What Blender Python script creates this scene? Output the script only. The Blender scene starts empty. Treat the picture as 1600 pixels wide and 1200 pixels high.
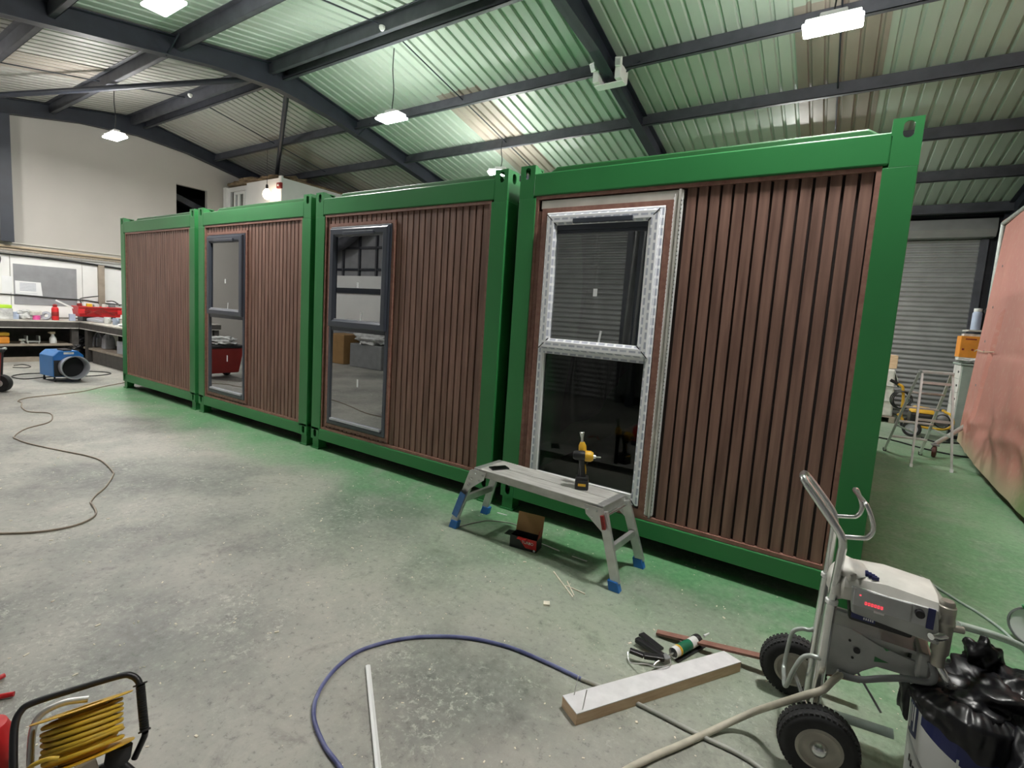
import bpy, bmesh, math, random
from mathutils import Vector as V, Matrix, Euler
import mathutils.noise as mn
random.seed(7)
C = bpy.context.scene.collection
PI = math.pi

# ------------------------------------------------------------------ camera
RR = ((0.836236144275124, 0.5445108868468007, 0.06493847174968277),
      (-0.5368842264069553, 0.8370704179207153, -0.10520666745717232),
      (-0.11164424948594089, 0.053113176777042595, 0.9923278450236956))
CAM = V((9.78830907, -3.31638271, 1.59049987))
FPX, CX, CY = 769.431, 801.04, 576.095
cd = bpy.data.cameras.new('camera'); cam = bpy.data.objects.new('camera', cd); C.objects.link(cam)
cd.sensor_width = 36; cd.lens = FPX / 1600 * 36
cd.shift_x = -(CX - 800) / 1600; cd.shift_y = (CY - 600) / 1600
cd.clip_start = .05; cd.clip_end = 200
r, f, u = (V(x) for x in RR)
cam.matrix_world = Matrix(((r.x, u.x, -f.x, CAM.x), (r.y, u.y, -f.y, CAM.y), (r.z, u.z, -f.z, CAM.z), (0, 0, 0, 1)))
bpy.context.scene.camera = cam

def at(px, py, axis, val):
    """the point seen at a pixel of the photograph that lies on the plane axis = val"""
    a, b = (px - CX) / FPX, -(py - CY) / FPX
    d = r * a + f + u * b
    i = 'xyz'.index(axis)
    return CAM + d * ((val - CAM[i]) / d[i])

# ------------------------------------------------------------------ materials
def newmat(name):
    m = bpy.data.materials.new(name); m.use_nodes = True
    nt = m.node_tree; return m, nt, nt.nodes['Principled BSDF']

def N(nt, typ, **kw):
    n = nt.nodes.new(typ)
    for k, v in kw.items():
        if k in n.inputs.keys() if isinstance(k, str) else False: n.inputs[k].default_value = v
        else: setattr(n, k, v)
    return n

def lk(nt, a, b): nt.links.new(a, b)

def mat(name, col, rough=.5, metal=0., var=.12, scale=6., bump=0., stretch=None, col2=None, contrast=None, spec=None, coat=0, emit=None):
    m, nt, b = newmat(name)
    tc = nt.nodes.new('ShaderNodeTexCoord'); mp = nt.nodes.new('ShaderNodeMapping')
    lk(nt, tc.outputs['Object'], mp.inputs['Vector'])
    if stretch: mp.inputs['Scale'].default_value = stretch
    nz = nt.nodes.new('ShaderNodeTexNoise'); nz.inputs['Scale'].default_value = scale; nz.inputs['Detail'].default_value = 6
    lk(nt, mp.outputs[0], nz.inputs['Vector'])
    cr = nt.nodes.new('ShaderNodeValToRGB')
    lo, hi = contrast or (.3, .7)
    cr.color_ramp.elements[0].position = lo; cr.color_ramp.elements[1].position = hi
    c1 = [c * (1 - var) for c in col]; c2 = col2 or [min(1, c * (1 + var)) for c in col]
    cr.color_ramp.elements[0].color = (*c1, 1); cr.color_ramp.elements[1].color = (*c2, 1)
    lk(nt, nz.outputs['Fac'], cr.inputs[0]); lk(nt, cr.outputs[0], b.inputs['Base Color'])
    b.inputs['Roughness'].default_value = rough; b.inputs['Metallic'].default_value = metal
    if spec is not None: b.inputs['Specular IOR Level'].default_value = spec
    if coat: b.inputs['Coat Weight'].default_value = coat
    if bump:
        bp = nt.nodes.new('ShaderNodeBump'); bp.inputs['Strength'].default_value = bump; bp.inputs['Distance'].default_value = .01
        lk(nt, nz.outputs['Fac'], bp.inputs['Height']); lk(nt, bp.outputs[0], b.inputs['Normal'])
    if emit:
        b.inputs['Emission Color'].default_value = (*emit[0], 1); b.inputs['Emission Strength'].default_value = emit[1]
    return m

def mathn(nt, op, a, b=None, c=None, clamp=False):
    n = nt.nodes.new('ShaderNodeMath'); n.operation = op; n.use_clamp = clamp
    for i, x in enumerate((a, b, c)):
        if x is None: continue
        if isinstance(x, (int, float)): n.inputs[i].default_value = x
        else: lk(nt, x, n.inputs[i])
    return n.outputs[0]

def smooth(nt, x, a, b):
    n = nt.nodes.new('ShaderNodeMapRange'); n.interpolation_type = 'SMOOTHSTEP'
    lk(nt, x, n.inputs['Value']); n.inputs['From Min'].default_value = a; n.inputs['From Max'].default_value = b
    return n.outputs[0]

def mixc(nt, fac, a, b):
    n = nt.nodes.new('ShaderNodeMix'); n.data_type = 'RGBA'
    if isinstance(fac, (int, float)): n.inputs[0].default_value = fac
    else: lk(nt, fac, n.inputs[0])
    for i, x in ((6, a), (7, b)):
        if isinstance(x, tuple): n.inputs[i].default_value = (*x, 1)
        else: lk(nt, x, n.inputs[i])
    return n.outputs[2]

def floor_mat():
    m, nt, b = newmat('concrete')
    g = nt.nodes.new('ShaderNodeNewGeometry'); sp = nt.nodes.new('ShaderNodeSeparateXYZ'); lk(nt, g.outputs['Position'], sp.inputs[0])
    def nz(s, d=6, rough=.6, dist=0):
        n = nt.nodes.new('ShaderNodeTexNoise'); n.inputs['Scale'].default_value = s; n.inputs['Detail'].default_value = d
        n.inputs['Roughness'].default_value = rough; n.inputs['Distortion'].default_value = dist
        lk(nt, g.outputs['Position'], n.inputs['Vector']); return n.outputs['Fac']
    big, mid, fine = nz(.7, 5), nz(3.2, 8, .7, .6), nz(26, 8, .75)
    c = mixc(nt, smooth(nt, big, .36, .62), (.185, .184, .172), (.43, .41, .365))
    c = mixc(nt, mathn(nt, 'MULTIPLY', smooth(nt, mid, .42, .66), .6), c, (.33, .335, .30))
    c = mixc(nt, mathn(nt, 'MULTIPLY', smooth(nt, mid, .46, .28), .5), c, (.10, .087, .085))
    c = mixc(nt, mathn(nt, 'MULTIPLY', smooth(nt, fine, .5, .72), .55), c, (.50, .49, .44))
    c = mixc(nt, mathn(nt, 'MULTIPLY', smooth(nt, fine, .47, .3), .6), c, (.075, .076, .07))
    # worn pale patches of plaster dust
    c = mixc(nt, mathn(nt, 'MULTIPLY', mathn(nt, 'MULTIPLY', smooth(nt, nz(1.3, 10, .8, .4), .49, .62), .62), smooth(nt, nz(30, 6, .8, .5), .51, .61)), c, (.66, .65, .58))
    # green overspray: along the fronts of the units, and in the aisle beside the last one
    x, y = sp.outputs[0], sp.outputs[1]
    wob = mathn(nt, 'MULTIPLY', mathn(nt, 'SUBTRACT', nz(1.3, 5), .5), 1.1)
    yy = mathn(nt, 'ADD', y, wob)
    front = mathn(nt, 'MULTIPLY', mathn(nt, 'MULTIPLY', smooth(nt, yy, -.95, -.05), smooth(nt, y, .16, .06)), smooth(nt, x, -.35, .2))
    haze = mathn(nt, 'MULTIPLY', smooth(nt, yy, -2.0, -.3), smooth(nt, x, 3.5, 8.5))
    aisle = mathn(nt, 'MULTIPLY', smooth(nt, mathn(nt, 'ADD', x, wob), 9.5, 10.2), smooth(nt, yy, -1.7, -.4))
    aisle = mathn(nt, 'MULTIPLY', aisle, smooth(nt, y, 8.5, 5.5))
    wearing = smooth(nt, mid, .72, .40)
    fac = mathn(nt, 'MAXIMUM', mathn(nt, 'MULTIPLY', front, .9), mathn(nt, 'MAXIMUM', mathn(nt, 'MULTIPLY', haze, .42), mathn(nt, 'MULTIPLY', aisle, .72)))
    fac = mathn(nt, 'MULTIPLY', fac, mathn(nt, 'ADD', mathn(nt, 'MULTIPLY', wearing, .45), .58), clamp=True)
    gc = mixc(nt, smooth(nt, fine, .3, .7), (.065, .235, .088), (.13, .34, .15))
    c = mixc(nt, fac, c, gc)
    lk(nt, c, b.inputs['Base Color'])
    rr = mathn(nt, 'ADD', mathn(nt, 'MULTIPLY', mid, .35), .36); lk(nt, rr, b.inputs['Roughness'])
    bp = nt.nodes.new('ShaderNodeBump'); bp.inputs['Strength'].default_value = .25; bp.inputs['Distance'].default_value = .004
    lk(nt, fine, bp.inputs['Height']); lk(nt, bp.outputs[0], b.inputs['Normal'])
    return m

def roof_mat():
    m, nt, b = newmat('roof_sheet')
    g = nt.nodes.new('ShaderNodeNewGeometry'); sp = nt.nodes.new('ShaderNodeSeparateXYZ'); lk(nt, g.outputs['Position'], sp.inputs[0])
    n = nt.nodes.new('ShaderNodeTexNoise'); n.inputs['Scale'].default_value = .8; n.inputs['Detail'].default_value = 6; lk(nt, g.outputs['Position'], n.inputs['Vector'])
    grn = mixc(nt, n.outputs['Fac'], (.34, .415, .355), (.43, .495, .425))
    gry = mixc(nt, n.outputs['Fac'], (.34, .335, .31), (.43, .42, .39))
    c = mixc(nt, smooth(nt, sp.outputs[0], .8, 1.1), gry, grn)
    lk(nt, c, b.inputs['Base Color']); b.inputs['Roughness'].default_value = .45
    return m

def wood_mat(name, c1, c2, axis_stretch):
    return mat(name, c1, .55, 0, 0, 9, .12, axis_stretch, c2, (.3, .7))

def film_mat():
    m, nt, b = newmat('printed_film')
    tc = nt.nodes.new('ShaderNodeTexCoord'); mp = nt.nodes.new('ShaderNodeMapping'); lk(nt, tc.outputs['UV'], mp.inputs[0])
    br = nt.nodes.new('ShaderNodeTexBrick'); lk(nt, mp.outputs[0], br.inputs['Vector'])
    br.inputs['Color1'].default_value = (.47, .49, .58, 1); br.inputs['Color2'].default_value = (.55, .57, .65, 1); br.inputs['Mortar'].default_value = (.90, .91, .94, 1)
    br.inputs['Scale'].default_value = 1; br.inputs['Mortar Size'].default_value = .0105; br.inputs['Brick Width'].default_value = .066; br.inputs['Row Height'].default_value = .033
    br.inputs['Mortar Smooth'].default_value = .2
    lk(nt, br.outputs['Color'], b.inputs['Base Color']); b.inputs['Roughness'].default_value = .28
    return m

def glass_mat(name, refl, tint, rough=0.0):
    m, nt, b = newmat(name); nt.nodes.remove(b); out = nt.nodes['Material Output']
    tr = nt.nodes.new('ShaderNodeBsdfTransparent'); tr.inputs[0].default_value = (*tint, 1)
    gl = nt.nodes.new('ShaderNodeBsdfGlossy'); gl.inputs['Roughness'].default_value = rough; gl.inputs[0].default_value = (.92, .94, .95, 1)
    fr = nt.nodes.new('ShaderNodeFresnel'); fr.inputs[0].default_value = 1.5
    fac = mathn(nt, 'MULTIPLY_ADD', fr.outputs[0], refl, refl * .12, clamp=True)
    mx = nt.nodes.new('ShaderNodeMixShader'); lk(nt, fac, mx.inputs[0]); lk(nt, tr.outputs[0], mx.inputs[1]); lk(nt, gl.outputs[0], mx.inputs[2])
    lk(nt, mx.outputs[0], out.inputs[0]); return m

def tarp_mat():
    m, nt, b = newmat('red_tarpaulin')
    g = nt.nodes.new('ShaderNodeNewGeometry'); sp = nt.nodes.new('ShaderNodeSeparateXYZ'); lk(nt, g.outputs['Position'], sp.inputs[0])
    def nz(s, d=5):
        n = nt.nodes.new('ShaderNodeTexNoise'); n.inputs['Scale'].default_value = s; n.inputs['Detail'].default_value = d; lk(nt, g.outputs['Position'], n.inputs['Vector']); return n.outputs['Fac']
    a, bb = nz(1.2), nz(14, 8)
    c = mixc(nt, a, (.50, .20, .165), (.60, .28, .225))
    c = mixc(nt, mathn(nt, 'MULTIPLY', smooth(nt, bb, .5, .75), .35), c, (.62, .42, .34))
    hem = smooth(nt, mathn(nt, 'ADD', sp.outputs[2], mathn(nt, 'MULTIPLY', a, .35)), .62, .22)
    c = mixc(nt, mathn(nt, 'MULTIPLY', hem, .85), c, (.52, .47, .30))
    gs = mathn(nt, 'MULTIPLY', smooth(nt, mathn(nt, 'ADD', sp.outputs[1], mathn(nt, 'MULTIPLY', bb, .4)), 3.75, 3.05), smooth(nt, sp.outputs[2], 1.35, .8))
    c = mixc(nt, mathn(nt, 'MULTIPLY', gs, .75), c, (.10, .24, .07))
    lk(nt, c, b.inputs['Base Color']); b.inputs['Roughness'].default_value = .5
    return m

def white_wall_mat():
    m, nt, b = newmat('painted_wall')
    g = nt.nodes.new('ShaderNodeNewGeometry'); sp = nt.nodes.new('ShaderNodeSeparateXYZ'); lk(nt, g.outputs['Position'], sp.inputs[0])
    n = nt.nodes.new('ShaderNodeTexNoise'); n.inputs['Scale'].default_value = 1.2; n.inputs['Detail'].default_value = 8; lk(nt, g.outputs['Position'], n.inputs['Vector'])
    c = mixc(nt, n.outputs['Fac'], (.42, .395, .365), (.50, .47, .435))
    lk(nt, c, b.inputs['Base Color']); b.inputs['Roughness'].default_value = .7
    return m

M = dict(
    floor=floor_mat(), roof=roof_mat(), wall=white_wall_mat(),
    white_wall=mat('white_board', (.80, .79, .78), .5, 0, .05, 2),
    rooflight=mat('grp_rooflight', (.31, .275, .235), .5, 0, .25, 1.5, 0, (1, .3, 1)),
    steel=mat('navy_steel', (.020, .024, .036), .5, 0, .2, 4),
    purlin=mat('galvanised_grey', (.060, .063, .076), .5, 0, .25, 5),
    shutter=mat('shutter_steel', (.30, .305, .30), .42, .35, .12, 3),
    green=mat('green_paint', (.032, .205, .060), .34, 0, .08, 1.5),
    green_dark=mat('green_paint_dark', (.018, .12, .03), .5, 0, .1, 2),  # darker green, used on the cabin roof panels
    slat=wood_mat('brown_composite', (.145, .075, .055), (.28, .155, .118), (3.5, 3.5, .22)),
    slat_back=mat('dark_backing', (.018, .010, .008), .8),
    trim=wood_mat('brown_trim', (.22, .10, .075), (.32, .165, .125), (3, 3, 3)),
    board=mat('pale_insulation_board', (.56, .54, .49), .6, 0, .12, 8),
    upvc=mat('anthracite_upvc', (.055, .062, .082), .33, 0, .06, 4),
    film=film_mat(),
    glass=glass_mat('coated_glass', 2.1, (.16, .18, .18)),
    glass_dark=glass_mat('clear_glass', 1.9, (.5, .53, .52)),
    glass_low=glass_mat('plain_glass', .22, (.5, .52, .5)),
    white=mat('white_plastic', (.78, .78, .77), .4, 0, .05, 5),
    black=mat('black_plastic', (.014, .014, .016), .42, 0, .2, 6),
    brown_rubber=mat('brown_rubber', (.085, .028, .020), .6, 0, .2, 10),
    rubber=mat('black_rubber', (.020, .020, .021), .75, 0, .3, 20, .2),
    bag=mat('black_polythene', (.006, .006, .008), .36, 0, .3, 5, .25),
    alu=mat('aluminium', (.62, .62, .61), .38, .75, .12, 12),
    deck=mat('paint_smeared_aluminium', (.52, .51, .48), .5, .25, .22, 14, .1, (.5, 3, 1)),
    chrome=mat('bright_tube', (.72, .73, .72), .22, .9, .08, 12),
    blue=mat('blue_plastic', (.018, .145, .47), .4, 0, .1, 6),
    heater_blue=mat('powder_blue', (.035, .175, .46), .38, 0, .1, 3),
    label_blue=mat('blue_label', (.07, .20, .52), .4, 0, .1, 30),
    navy=mat('navy_label', (.018, .024, .12), .4, 0, .15, 8),
    yellow=mat('yellow_plastic', (.72, .42, .03), .42, 0, .12, 6),
    cable_yellow=mat('yellow_cable', (.62, .40, .035), .5, 0, .22, 14),
    orange=mat('orange_card', (.80, .30, .03), .5, 0, .12, 6),
    red=mat('red_plastic', (.62, .02, .025), .4, 0, .1, 6),
    darkred=mat('dark_red', (.26, .018, .016), .45, 0, .15, 5),
    card=mat('brown_card', (.33, .19, .075), .8, 0, .1, 10),
    pine=wood_mat('raw_timber', (.58, .39, .24), (.70, .52, .34), (1.2, 1.2, 8)),
    whitewood=mat('white_primed_face', (.74, .73, .74), .55, 0, .08, 9, 0, (2, 2, 2)),
    cream=mat('taped_hose', (.56, .52, .42), .6, 0, .12, 22),
    grey=mat('grey_plastic', (.22, .225, .23), .5, 0, .12, 6),
    greyboard=mat('grey_notice_board', (.27, .27, .285), .7, 0, .12, 4),
    bench=mat('bench_timber', (.060, .054, .050), .6, 0, .3, 8),
    benchtop=mat('worn_bench_top', (.50, .47, .42), .6, 0, .2, 6),
    shelf=mat('dusty_shelf', (.31, .26, .21), .7, 0, .2, 6),
    cover=mat('grubby_white_cover', (.60, .585, .54), .5, 0, .16, 9),
    panel=mat('grey_panel', (.50, .51, .52), .35, .1, .12, 14),
    bracket=mat('cast_grey', (.40, .41, .40), .42, .35, .15, 10),
    pump=mat('pump_alloy', (.42, .40, .35), .35, .7, .15, 12),
    hub=mat('cream_hub', (.44, .41, .35), .5, 0, .14, 14),
    cabinet=mat('grey_green_paint', (.30, .36, .32), .5, 0, .12, 4, 0, None, (.40, .46, .41)),
    cab_white=mat('white_drawer_face', (.66, .65, .62), .5),
    sheeting=mat('polythene_sheeting', (.16, .165, .165), .22, 0, .2, 4),
    tan=mat('tan_batten', (.47, .38, .27), .6, 0, .12, 8),
    tarp=tarp_mat(),
    pipe=mat('galvanised_pipe', (.46, .50, .47), .4, .4, .15, 8),
    bluehose=mat('blue_hose', (.10, .11, .30), .42, 0, .3, 12, 0, None, (.20, .22, .42)),
    greyhose=mat('grey_hose', (.42, .42, .38), .5, 0, .2, 12),
    clearhose=mat('overspray_hose', (.44, .52, .47), .4, 0, .15, 14),
    ext=mat('pale_brown_cable', (.33, .27, .21), .5),
    wool=mat('mineral_wool', (.22, .16, .10), .95, 0, .35, 14, .5),
    clutter=mat('pale_rag', (.55, .55, .54), .8, 0, .3, 12, .3),
    pink=mat('pink_tape', (.72, .10, .33), .5), lime=mat('lime_plastic', (.42, .66, .04), .5),
    paleblue=mat('pale_blue', (.42, .48, .62), .5), silver=mat('silver_plastic', (.46, .47, .52), .35, .3),
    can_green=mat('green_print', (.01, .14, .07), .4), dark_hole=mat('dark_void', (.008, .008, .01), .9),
    paper=mat('paper', (.80, .80, .82), .6, 0, .03), ink=mat('grey_print', (.40, .41, .48), .6, 0, .1, 30),
    red_led=mat('red_led', (.6, .05, .07), .4, 0, 0, 3, emit=((1, .05, .08), 1.2)),
    chip=mat('wood_chip', (.80, .75, .62), .8, 0, .2, 20),
    lamp=mat('lit_diffuser', (1, 1, 1), .4, 0, 0, 3, emit=((1, .985, .95), 330)),
    bulb=mat('warm_bulb', (1, .8, .6), .4, 0, 0, 3, emit=((1, .80, .58), 14)),
)

# ------------------------------------------------------------------ mesh builder
class MB:
    def __init__(s): s.bm = bmesh.new(); s.uvd = None
    def hexa(s, p):
        v = [s.bm.verts.new(q) for q in p]
        for a in ((3, 2, 1, 0), (4, 5, 6, 7), (0, 1, 5, 4), (1, 2, 6, 5), (2, 3, 7, 6), (3, 0, 4, 7)): s.bm.faces.new([v[i] for i in a])
        return s
    def box(s, x0, x1, y0, y1, z0, z1):
        return s.hexa([(x0, y0, z0), (x1, y0, z0), (x1, y1, z0), (x0, y1, z0), (x0, y0, z1), (x1, y0, z1), (x1, y1, z1), (x0, y1, z1)])
    def rbox(s, c, size, rot=(0, 0, 0)):
        R = Euler(rot).to_matrix(); c = V(c); h = V(size) / 2
        return s.hexa([c + R @ V((a * h.x, b * h.y, d * h.z)) for d in (-1, 1) for a, b in ((-1, -1), (1, -1), (1, 1), (-1, 1))])
    def bar(s, p, q, w, h, up=(0, 0, 1)):
        p, q, up = V(p), V(q), V(up); d = (q - p).normalized(); sd = d.cross(up).normalized(); up = sd.cross(d)
        a, b = sd * (w / 2), up * (h / 2)
        return s.hexa([p - a - b, p + a - b, q + a - b, q - a - b, p - a + b, p + a + b, q + a + b, q - a + b])
    def tube(s, pts, r=.01, n=8, closed=False, cap=True):
        pts = [V(p) for p in pts]; L = len(pts); rs = r if isinstance(r, (list, tuple)) else [r] * L
        rings = []; prev = None
        for i, p in enumerate(pts):
            if closed: t = pts[(i + 1) % L] - pts[i - 1]
            else: t = pts[min(i + 1, L - 1)] - pts[max(i - 1, 0)]
            t.normalize()
            if prev is None:
                a = V((0, 0, 1)) if abs(t.z) < .9 else V((1, 0, 0)); nrm = t.cross(a).normalized()
            else:
                nrm = prev - t * prev.dot(t); nrm = nrm.normalized() if nrm.length > 1e-6 else prev
            prev = nrm; b = t.cross(nrm)
            rings.append([s.bm.verts.new(p + (nrm * math.cos(2 * PI * k / n) + b * math.sin(2 * PI * k / n)) * rs[i]) for k in range(n)])
        for i in range(L if closed else L - 1):
            A, B = rings[i], rings[(i + 1) % L]
            for k in range(n): s.bm.faces.new((A[k], A[(k + 1) % n], B[(k + 1) % n], B[k]))
        if cap and not closed:
            s.bm.faces.new(rings[0][::-1]); s.bm.faces.new(rings[-1])
        return s
    def lathe(s, prof, c=(0, 0, 0), axis=(0, 0, 1), n=24, closed=False):
        """prof: (radius, height along axis)"""
        ax = V(axis).normalized(); a = V((1, 0, 0)) if abs(ax.x) < .9 else V((0, 1, 0))
        e1 = ax.cross(a).normalized(); e2 = ax.cross(e1); c = V(c); rings = []
        for rr, h in prof:
            if rr < 1e-6: rings.append([s.bm.verts.new(c + ax * h)])
            else: rings.append([s.bm.verts.new(c + ax * h + (e1 * math.cos(2 * PI * k / n) + e2 * math.sin(2 * PI * k / n)) * rr) for k in range(n)])
        P = list(zip(rings, rings[1:])) + ([(rings[-1], rings[0])] if closed else [])
        for A, B in P:
            for k in range(n):
                k2 = (k + 1) % n
                if len(A) == 1 and len(B) == 1: continue
                if len(A) == 1: s.bm.faces.new((A[0], B[k], B[k2]))
                elif len(B) == 1: s.bm.faces.new((A[k], B[0], A[k2]))
                else: s.bm.faces.new((A[k], B[k], B[k2], A[k2]))
        return s
    def prism(s, poly, d):
        """poly: 3-D points of a planar outline, d: extrusion vector"""
        d = V(d); A = [s.bm.verts.new(V(p)) for p in poly]; B = [s.bm.verts.new(V(p) + d) for p in poly]; n = len(A)
        s.bm.faces.new(A[::-1]); s.bm.faces.new(B)
        for i in range(n): s.bm.faces.new((A[i], A[(i + 1) % n], B[(i + 1) % n], B[i]))
        return s
    def grid(s, fn, nu, nv, flip=False):
        g = [[s.bm.verts.new(fn(i / nu, j / nv)) for j in range(nv + 1)] for i in range(nu + 1)]
        for i in range(nu):
            for j in range(nv):
                q = (g[i][j], g[i + 1][j], g[i + 1][j + 1], g[i][j + 1]); s.bm.faces.new(q[::-1] if flip else q)
        return s
    def sheet(s, fn, nu, nv, th, nrm):
        """a grid with real thickness"""
        nrm = V(nrm) * th
        A = [[s.bm.verts.new(V(fn(i / nu, j / nv))) for j in range(nv + 1)] for i in range(nu + 1)]
        B = [[s.bm.verts.new(a.co + nrm) for a in row] for row in A]
        for i in range(nu):
            for j in range(nv):
                s.bm.faces.new((A[i][j], A[i + 1][j], A[i + 1][j + 1], A[i][j + 1])); s.bm.faces.new((B[i][j], B[i][j + 1], B[i + 1][j + 1], B[i + 1][j]))
        for i in range(nu):
            s.bm.faces.new((A[i][0], B[i][0], B[i + 1][0], A[i + 1][0])); s.bm.faces.new((A[i][nv], A[i + 1][nv], B[i + 1][nv], B[i][nv]))
        for j in range(nv):
            s.bm.faces.new((A[0][j], A[0][j + 1], B[0][j + 1], B[0][j])); s.bm.faces.new((A[nu][j], B[nu][j], B[nu][j + 1], A[nu][j + 1]))
        return s
    def plate_hole(s, o, ux, uz, n, w, h, hc, hr, th, top=None, seg=24):
        """plate w x h at corner o along ux / uz with a slotted hole (centre hc, radii hr), thickness th along n"""
        o, ux, uz, n = V(o), V(ux), V(uz), V(n)
        def outer(a):
            c, sn = math.cos(a), math.sin(a); x, z = hc
            t = min([((w - x) / c if c > 1e-9 else 1e9), (-x / c if c < -1e-9 else 1e9), ((h - z) / sn if sn > 1e-9 else 1e9), (-z / sn if sn < -1e-9 else 1e9)])
            return (x + c * t, z + sn * t)
        def inner(a):
            c, sn = math.cos(a), math.sin(a); rx, rz = hr; e = rz - rx
            return (hc[0] + rx * c, hc[1] + rx * sn + (e if sn > 0 else -e))
        cor = [math.atan2(b - hc[1], a - hc[0]) for a, b in ((w, h), (0, h), (0, 0), (w, 0))]
        ang = sorted(set([round(2 * PI * k / seg - PI + .001, 5) for k in range(seg)] + cor))
        L = []
        for dd in (0, th):
            L.append([s.bm.verts.new(o + ux * p[0] + uz * p[1] + n * dd) for p in map(outer, ang)])
            L.append([s.bm.verts.new(o + ux * p[0] + uz * p[1] + n * dd) for p in map(inner, ang)])
        k = len(ang)
        for i in range(k):
            j = (i + 1) % k
            s.bm.faces.new((L[0][i], L[0][j], L[1][j], L[1][i])); s.bm.faces.new((L[2][i], L[3][i], L[3][j], L[2][j]))
            s.bm.faces.new((L[0][i], L[2][i], L[2][j], L[0][j])); s.bm.faces.new((L[1][i], L[1][j], L[3][j], L[3][i]))
        return s
    def blob(s, c, rad, sub=3, amp=.2, fr=3., seed=0, flat=None):
        t = bmesh.new(); bmesh.ops.create_icosphere(t, subdivisions=sub, radius=1); c = V(c); rad = V(rad); mp = {}
        for v in t.verts:
            d = v.co.normalized(); k = 1 + amp * mn.noise(d * fr + V((seed * 3.1, seed, 0))) + amp * .5 * abs(mn.noise(d * fr * 2.3 + V((seed, 5, 1))))
            p = c + V((d.x * rad.x, d.y * rad.y, d.z * rad.z)) * k
            if flat is not None and p.z < flat: p.z = flat
            mp[v] = s.bm.verts.new(p)
        for fc in t.faces: s.bm.faces.new([mp[v] for v in fc.verts])
        t.free(); return s
    def build(s, name, m, parent=None, smooth=False, bevel=0, uv=None, label=None, tube_smooth=True):
        bm = s.bm
        bmesh.ops.recalc_face_normals(bm, faces=bm.faces)
        if uv:
            l = bm.loops.layers.uv.new('UVMap')
            for fc in bm.faces:
                for lp in fc.loops: lp[l].uv = uv(lp.vert.co, fc)
        o0 = wloc(parent) if parent else V((0, 0, 0))
        if parent is None and s.origin: o0 = V(s.origin)
        me = bpy.data.meshes.new(name)
        if o0.length: bmesh.ops.translate(bm, verts=bm.verts, vec=-o0)
        bm.to_mesh(me); bm.free()
        me.materials.append(M[m] if isinstance(m, str) else m)
        o = bpy.data.objects.new(name, me); C.objects.link(o)
        if parent: o.parent = parent
        elif s.origin: o.location = s.origin
        if smooth:
            for p in me.polygons: p.use_smooth = True
            md = o.modifiers.new('e', 'EDGE_SPLIT'); md.split_angle = math.radians(smooth if smooth is not True else 40)
        if bevel:
            b = o.modifiers.new('b', 'BEVEL'); b.width = bevel; b.segments = 2; b.limit_method = 'ANGLE'; b.angle_limit = .6
        if label: o['label'] = label
        return o
    origin = None

def wloc(o):
    l = V(o.location)
    while o.parent: o = o.parent; l += o.location
    return l

def tag(o, label=None, cat=None, group=None, kind=None):
    for k, v in (('label', label), ('category', cat), ('group', group), ('kind', kind)):
        if v: o[k] = v
    return o
def thing(name, label, cat, loc=(0, 0, 0), group=None):
    o = bpy.data.objects.new(name, None); C.objects.link(o); o.location = loc; o.empty_display_size = .1
    return tag(o, label, cat, group)
def struct(o): o['kind'] = 'structure'; return o
def sempty(name, loc=(0, 0, 0)):
    o = bpy.data.objects.new(name, None); C.objects.link(o); o.location = loc; return struct(o)

def curve(pts, n=8, closed=False):
    """Catmull-Rom through the points"""
    pts = [V(p) for p in pts]; out = []; L = len(pts)
    for i in range(L if closed else L - 1):
        p1, p2 = pts[i], pts[(i + 1) % L]
        p0 = pts[i - 1] if (i > 0 or closed) else p1 * 2 - p2
        p3 = pts[(i + 2) % L] if (i + 2 < L or closed) else p2 * 2 - p1
        for k in range(n):
            t = k / n
            out.append(.5 * ((2 * p1) + (p2 - p0) * t + (2 * p0 - 5 * p1 + 4 * p2 - p3) * t * t + (3 * p1 - p0 - 3 * p2 + p3) * t ** 3))
    if not closed: out.append(pts[-1])
    return out

def text(name, s, size, m, parent, loc, ux, uy, depth=.0006):
    cu = bpy.data.curves.new(name, 'FONT'); cu.body = s; cu.size = size; cu.align_x = 'CENTER'; cu.align_y = 'CENTER'; cu.extrude = depth
    t = bpy.data.objects.new(name, cu); C.objects.link(t); bpy.context.view_layer.update()
    me = bpy.data.meshes.new_from_object(t.evaluated_get(bpy.context.evaluated_depsgraph_get())); bpy.data.objects.remove(t)
    me.materials.clear(); me.materials.append(M[m])
    ux, uy = V(ux).normalized(), V(uy).normalized(); uz = ux.cross(uy)
    o0 = wloc(parent)
    mw = Matrix((( ux.x, uy.x, uz.x, loc[0] - o0.x), (ux.y, uy.y, uz.y, loc[1] - o0.y), (ux.z, uy.z, uz.z, loc[2] - o0.z), (0, 0, 0, 1)))
    me.transform(mw)
    o = bpy.data.objects.new(name, me); C.objects.link(o); o.parent = parent; return o

# ================================================================== THE BUILDING
XL, XR, YF, YB = -5.0, 17.8, -6.2, 10.2
RY, RZ, SL = 2.05, 5.80, .19
def rz(y): return RZ - SL * abs(y - RY)

struct(MB().box(XL - .2, XR + .2, YF - .2, YB + .2, -.15, 0).build('floor', 'floor'))

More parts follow.
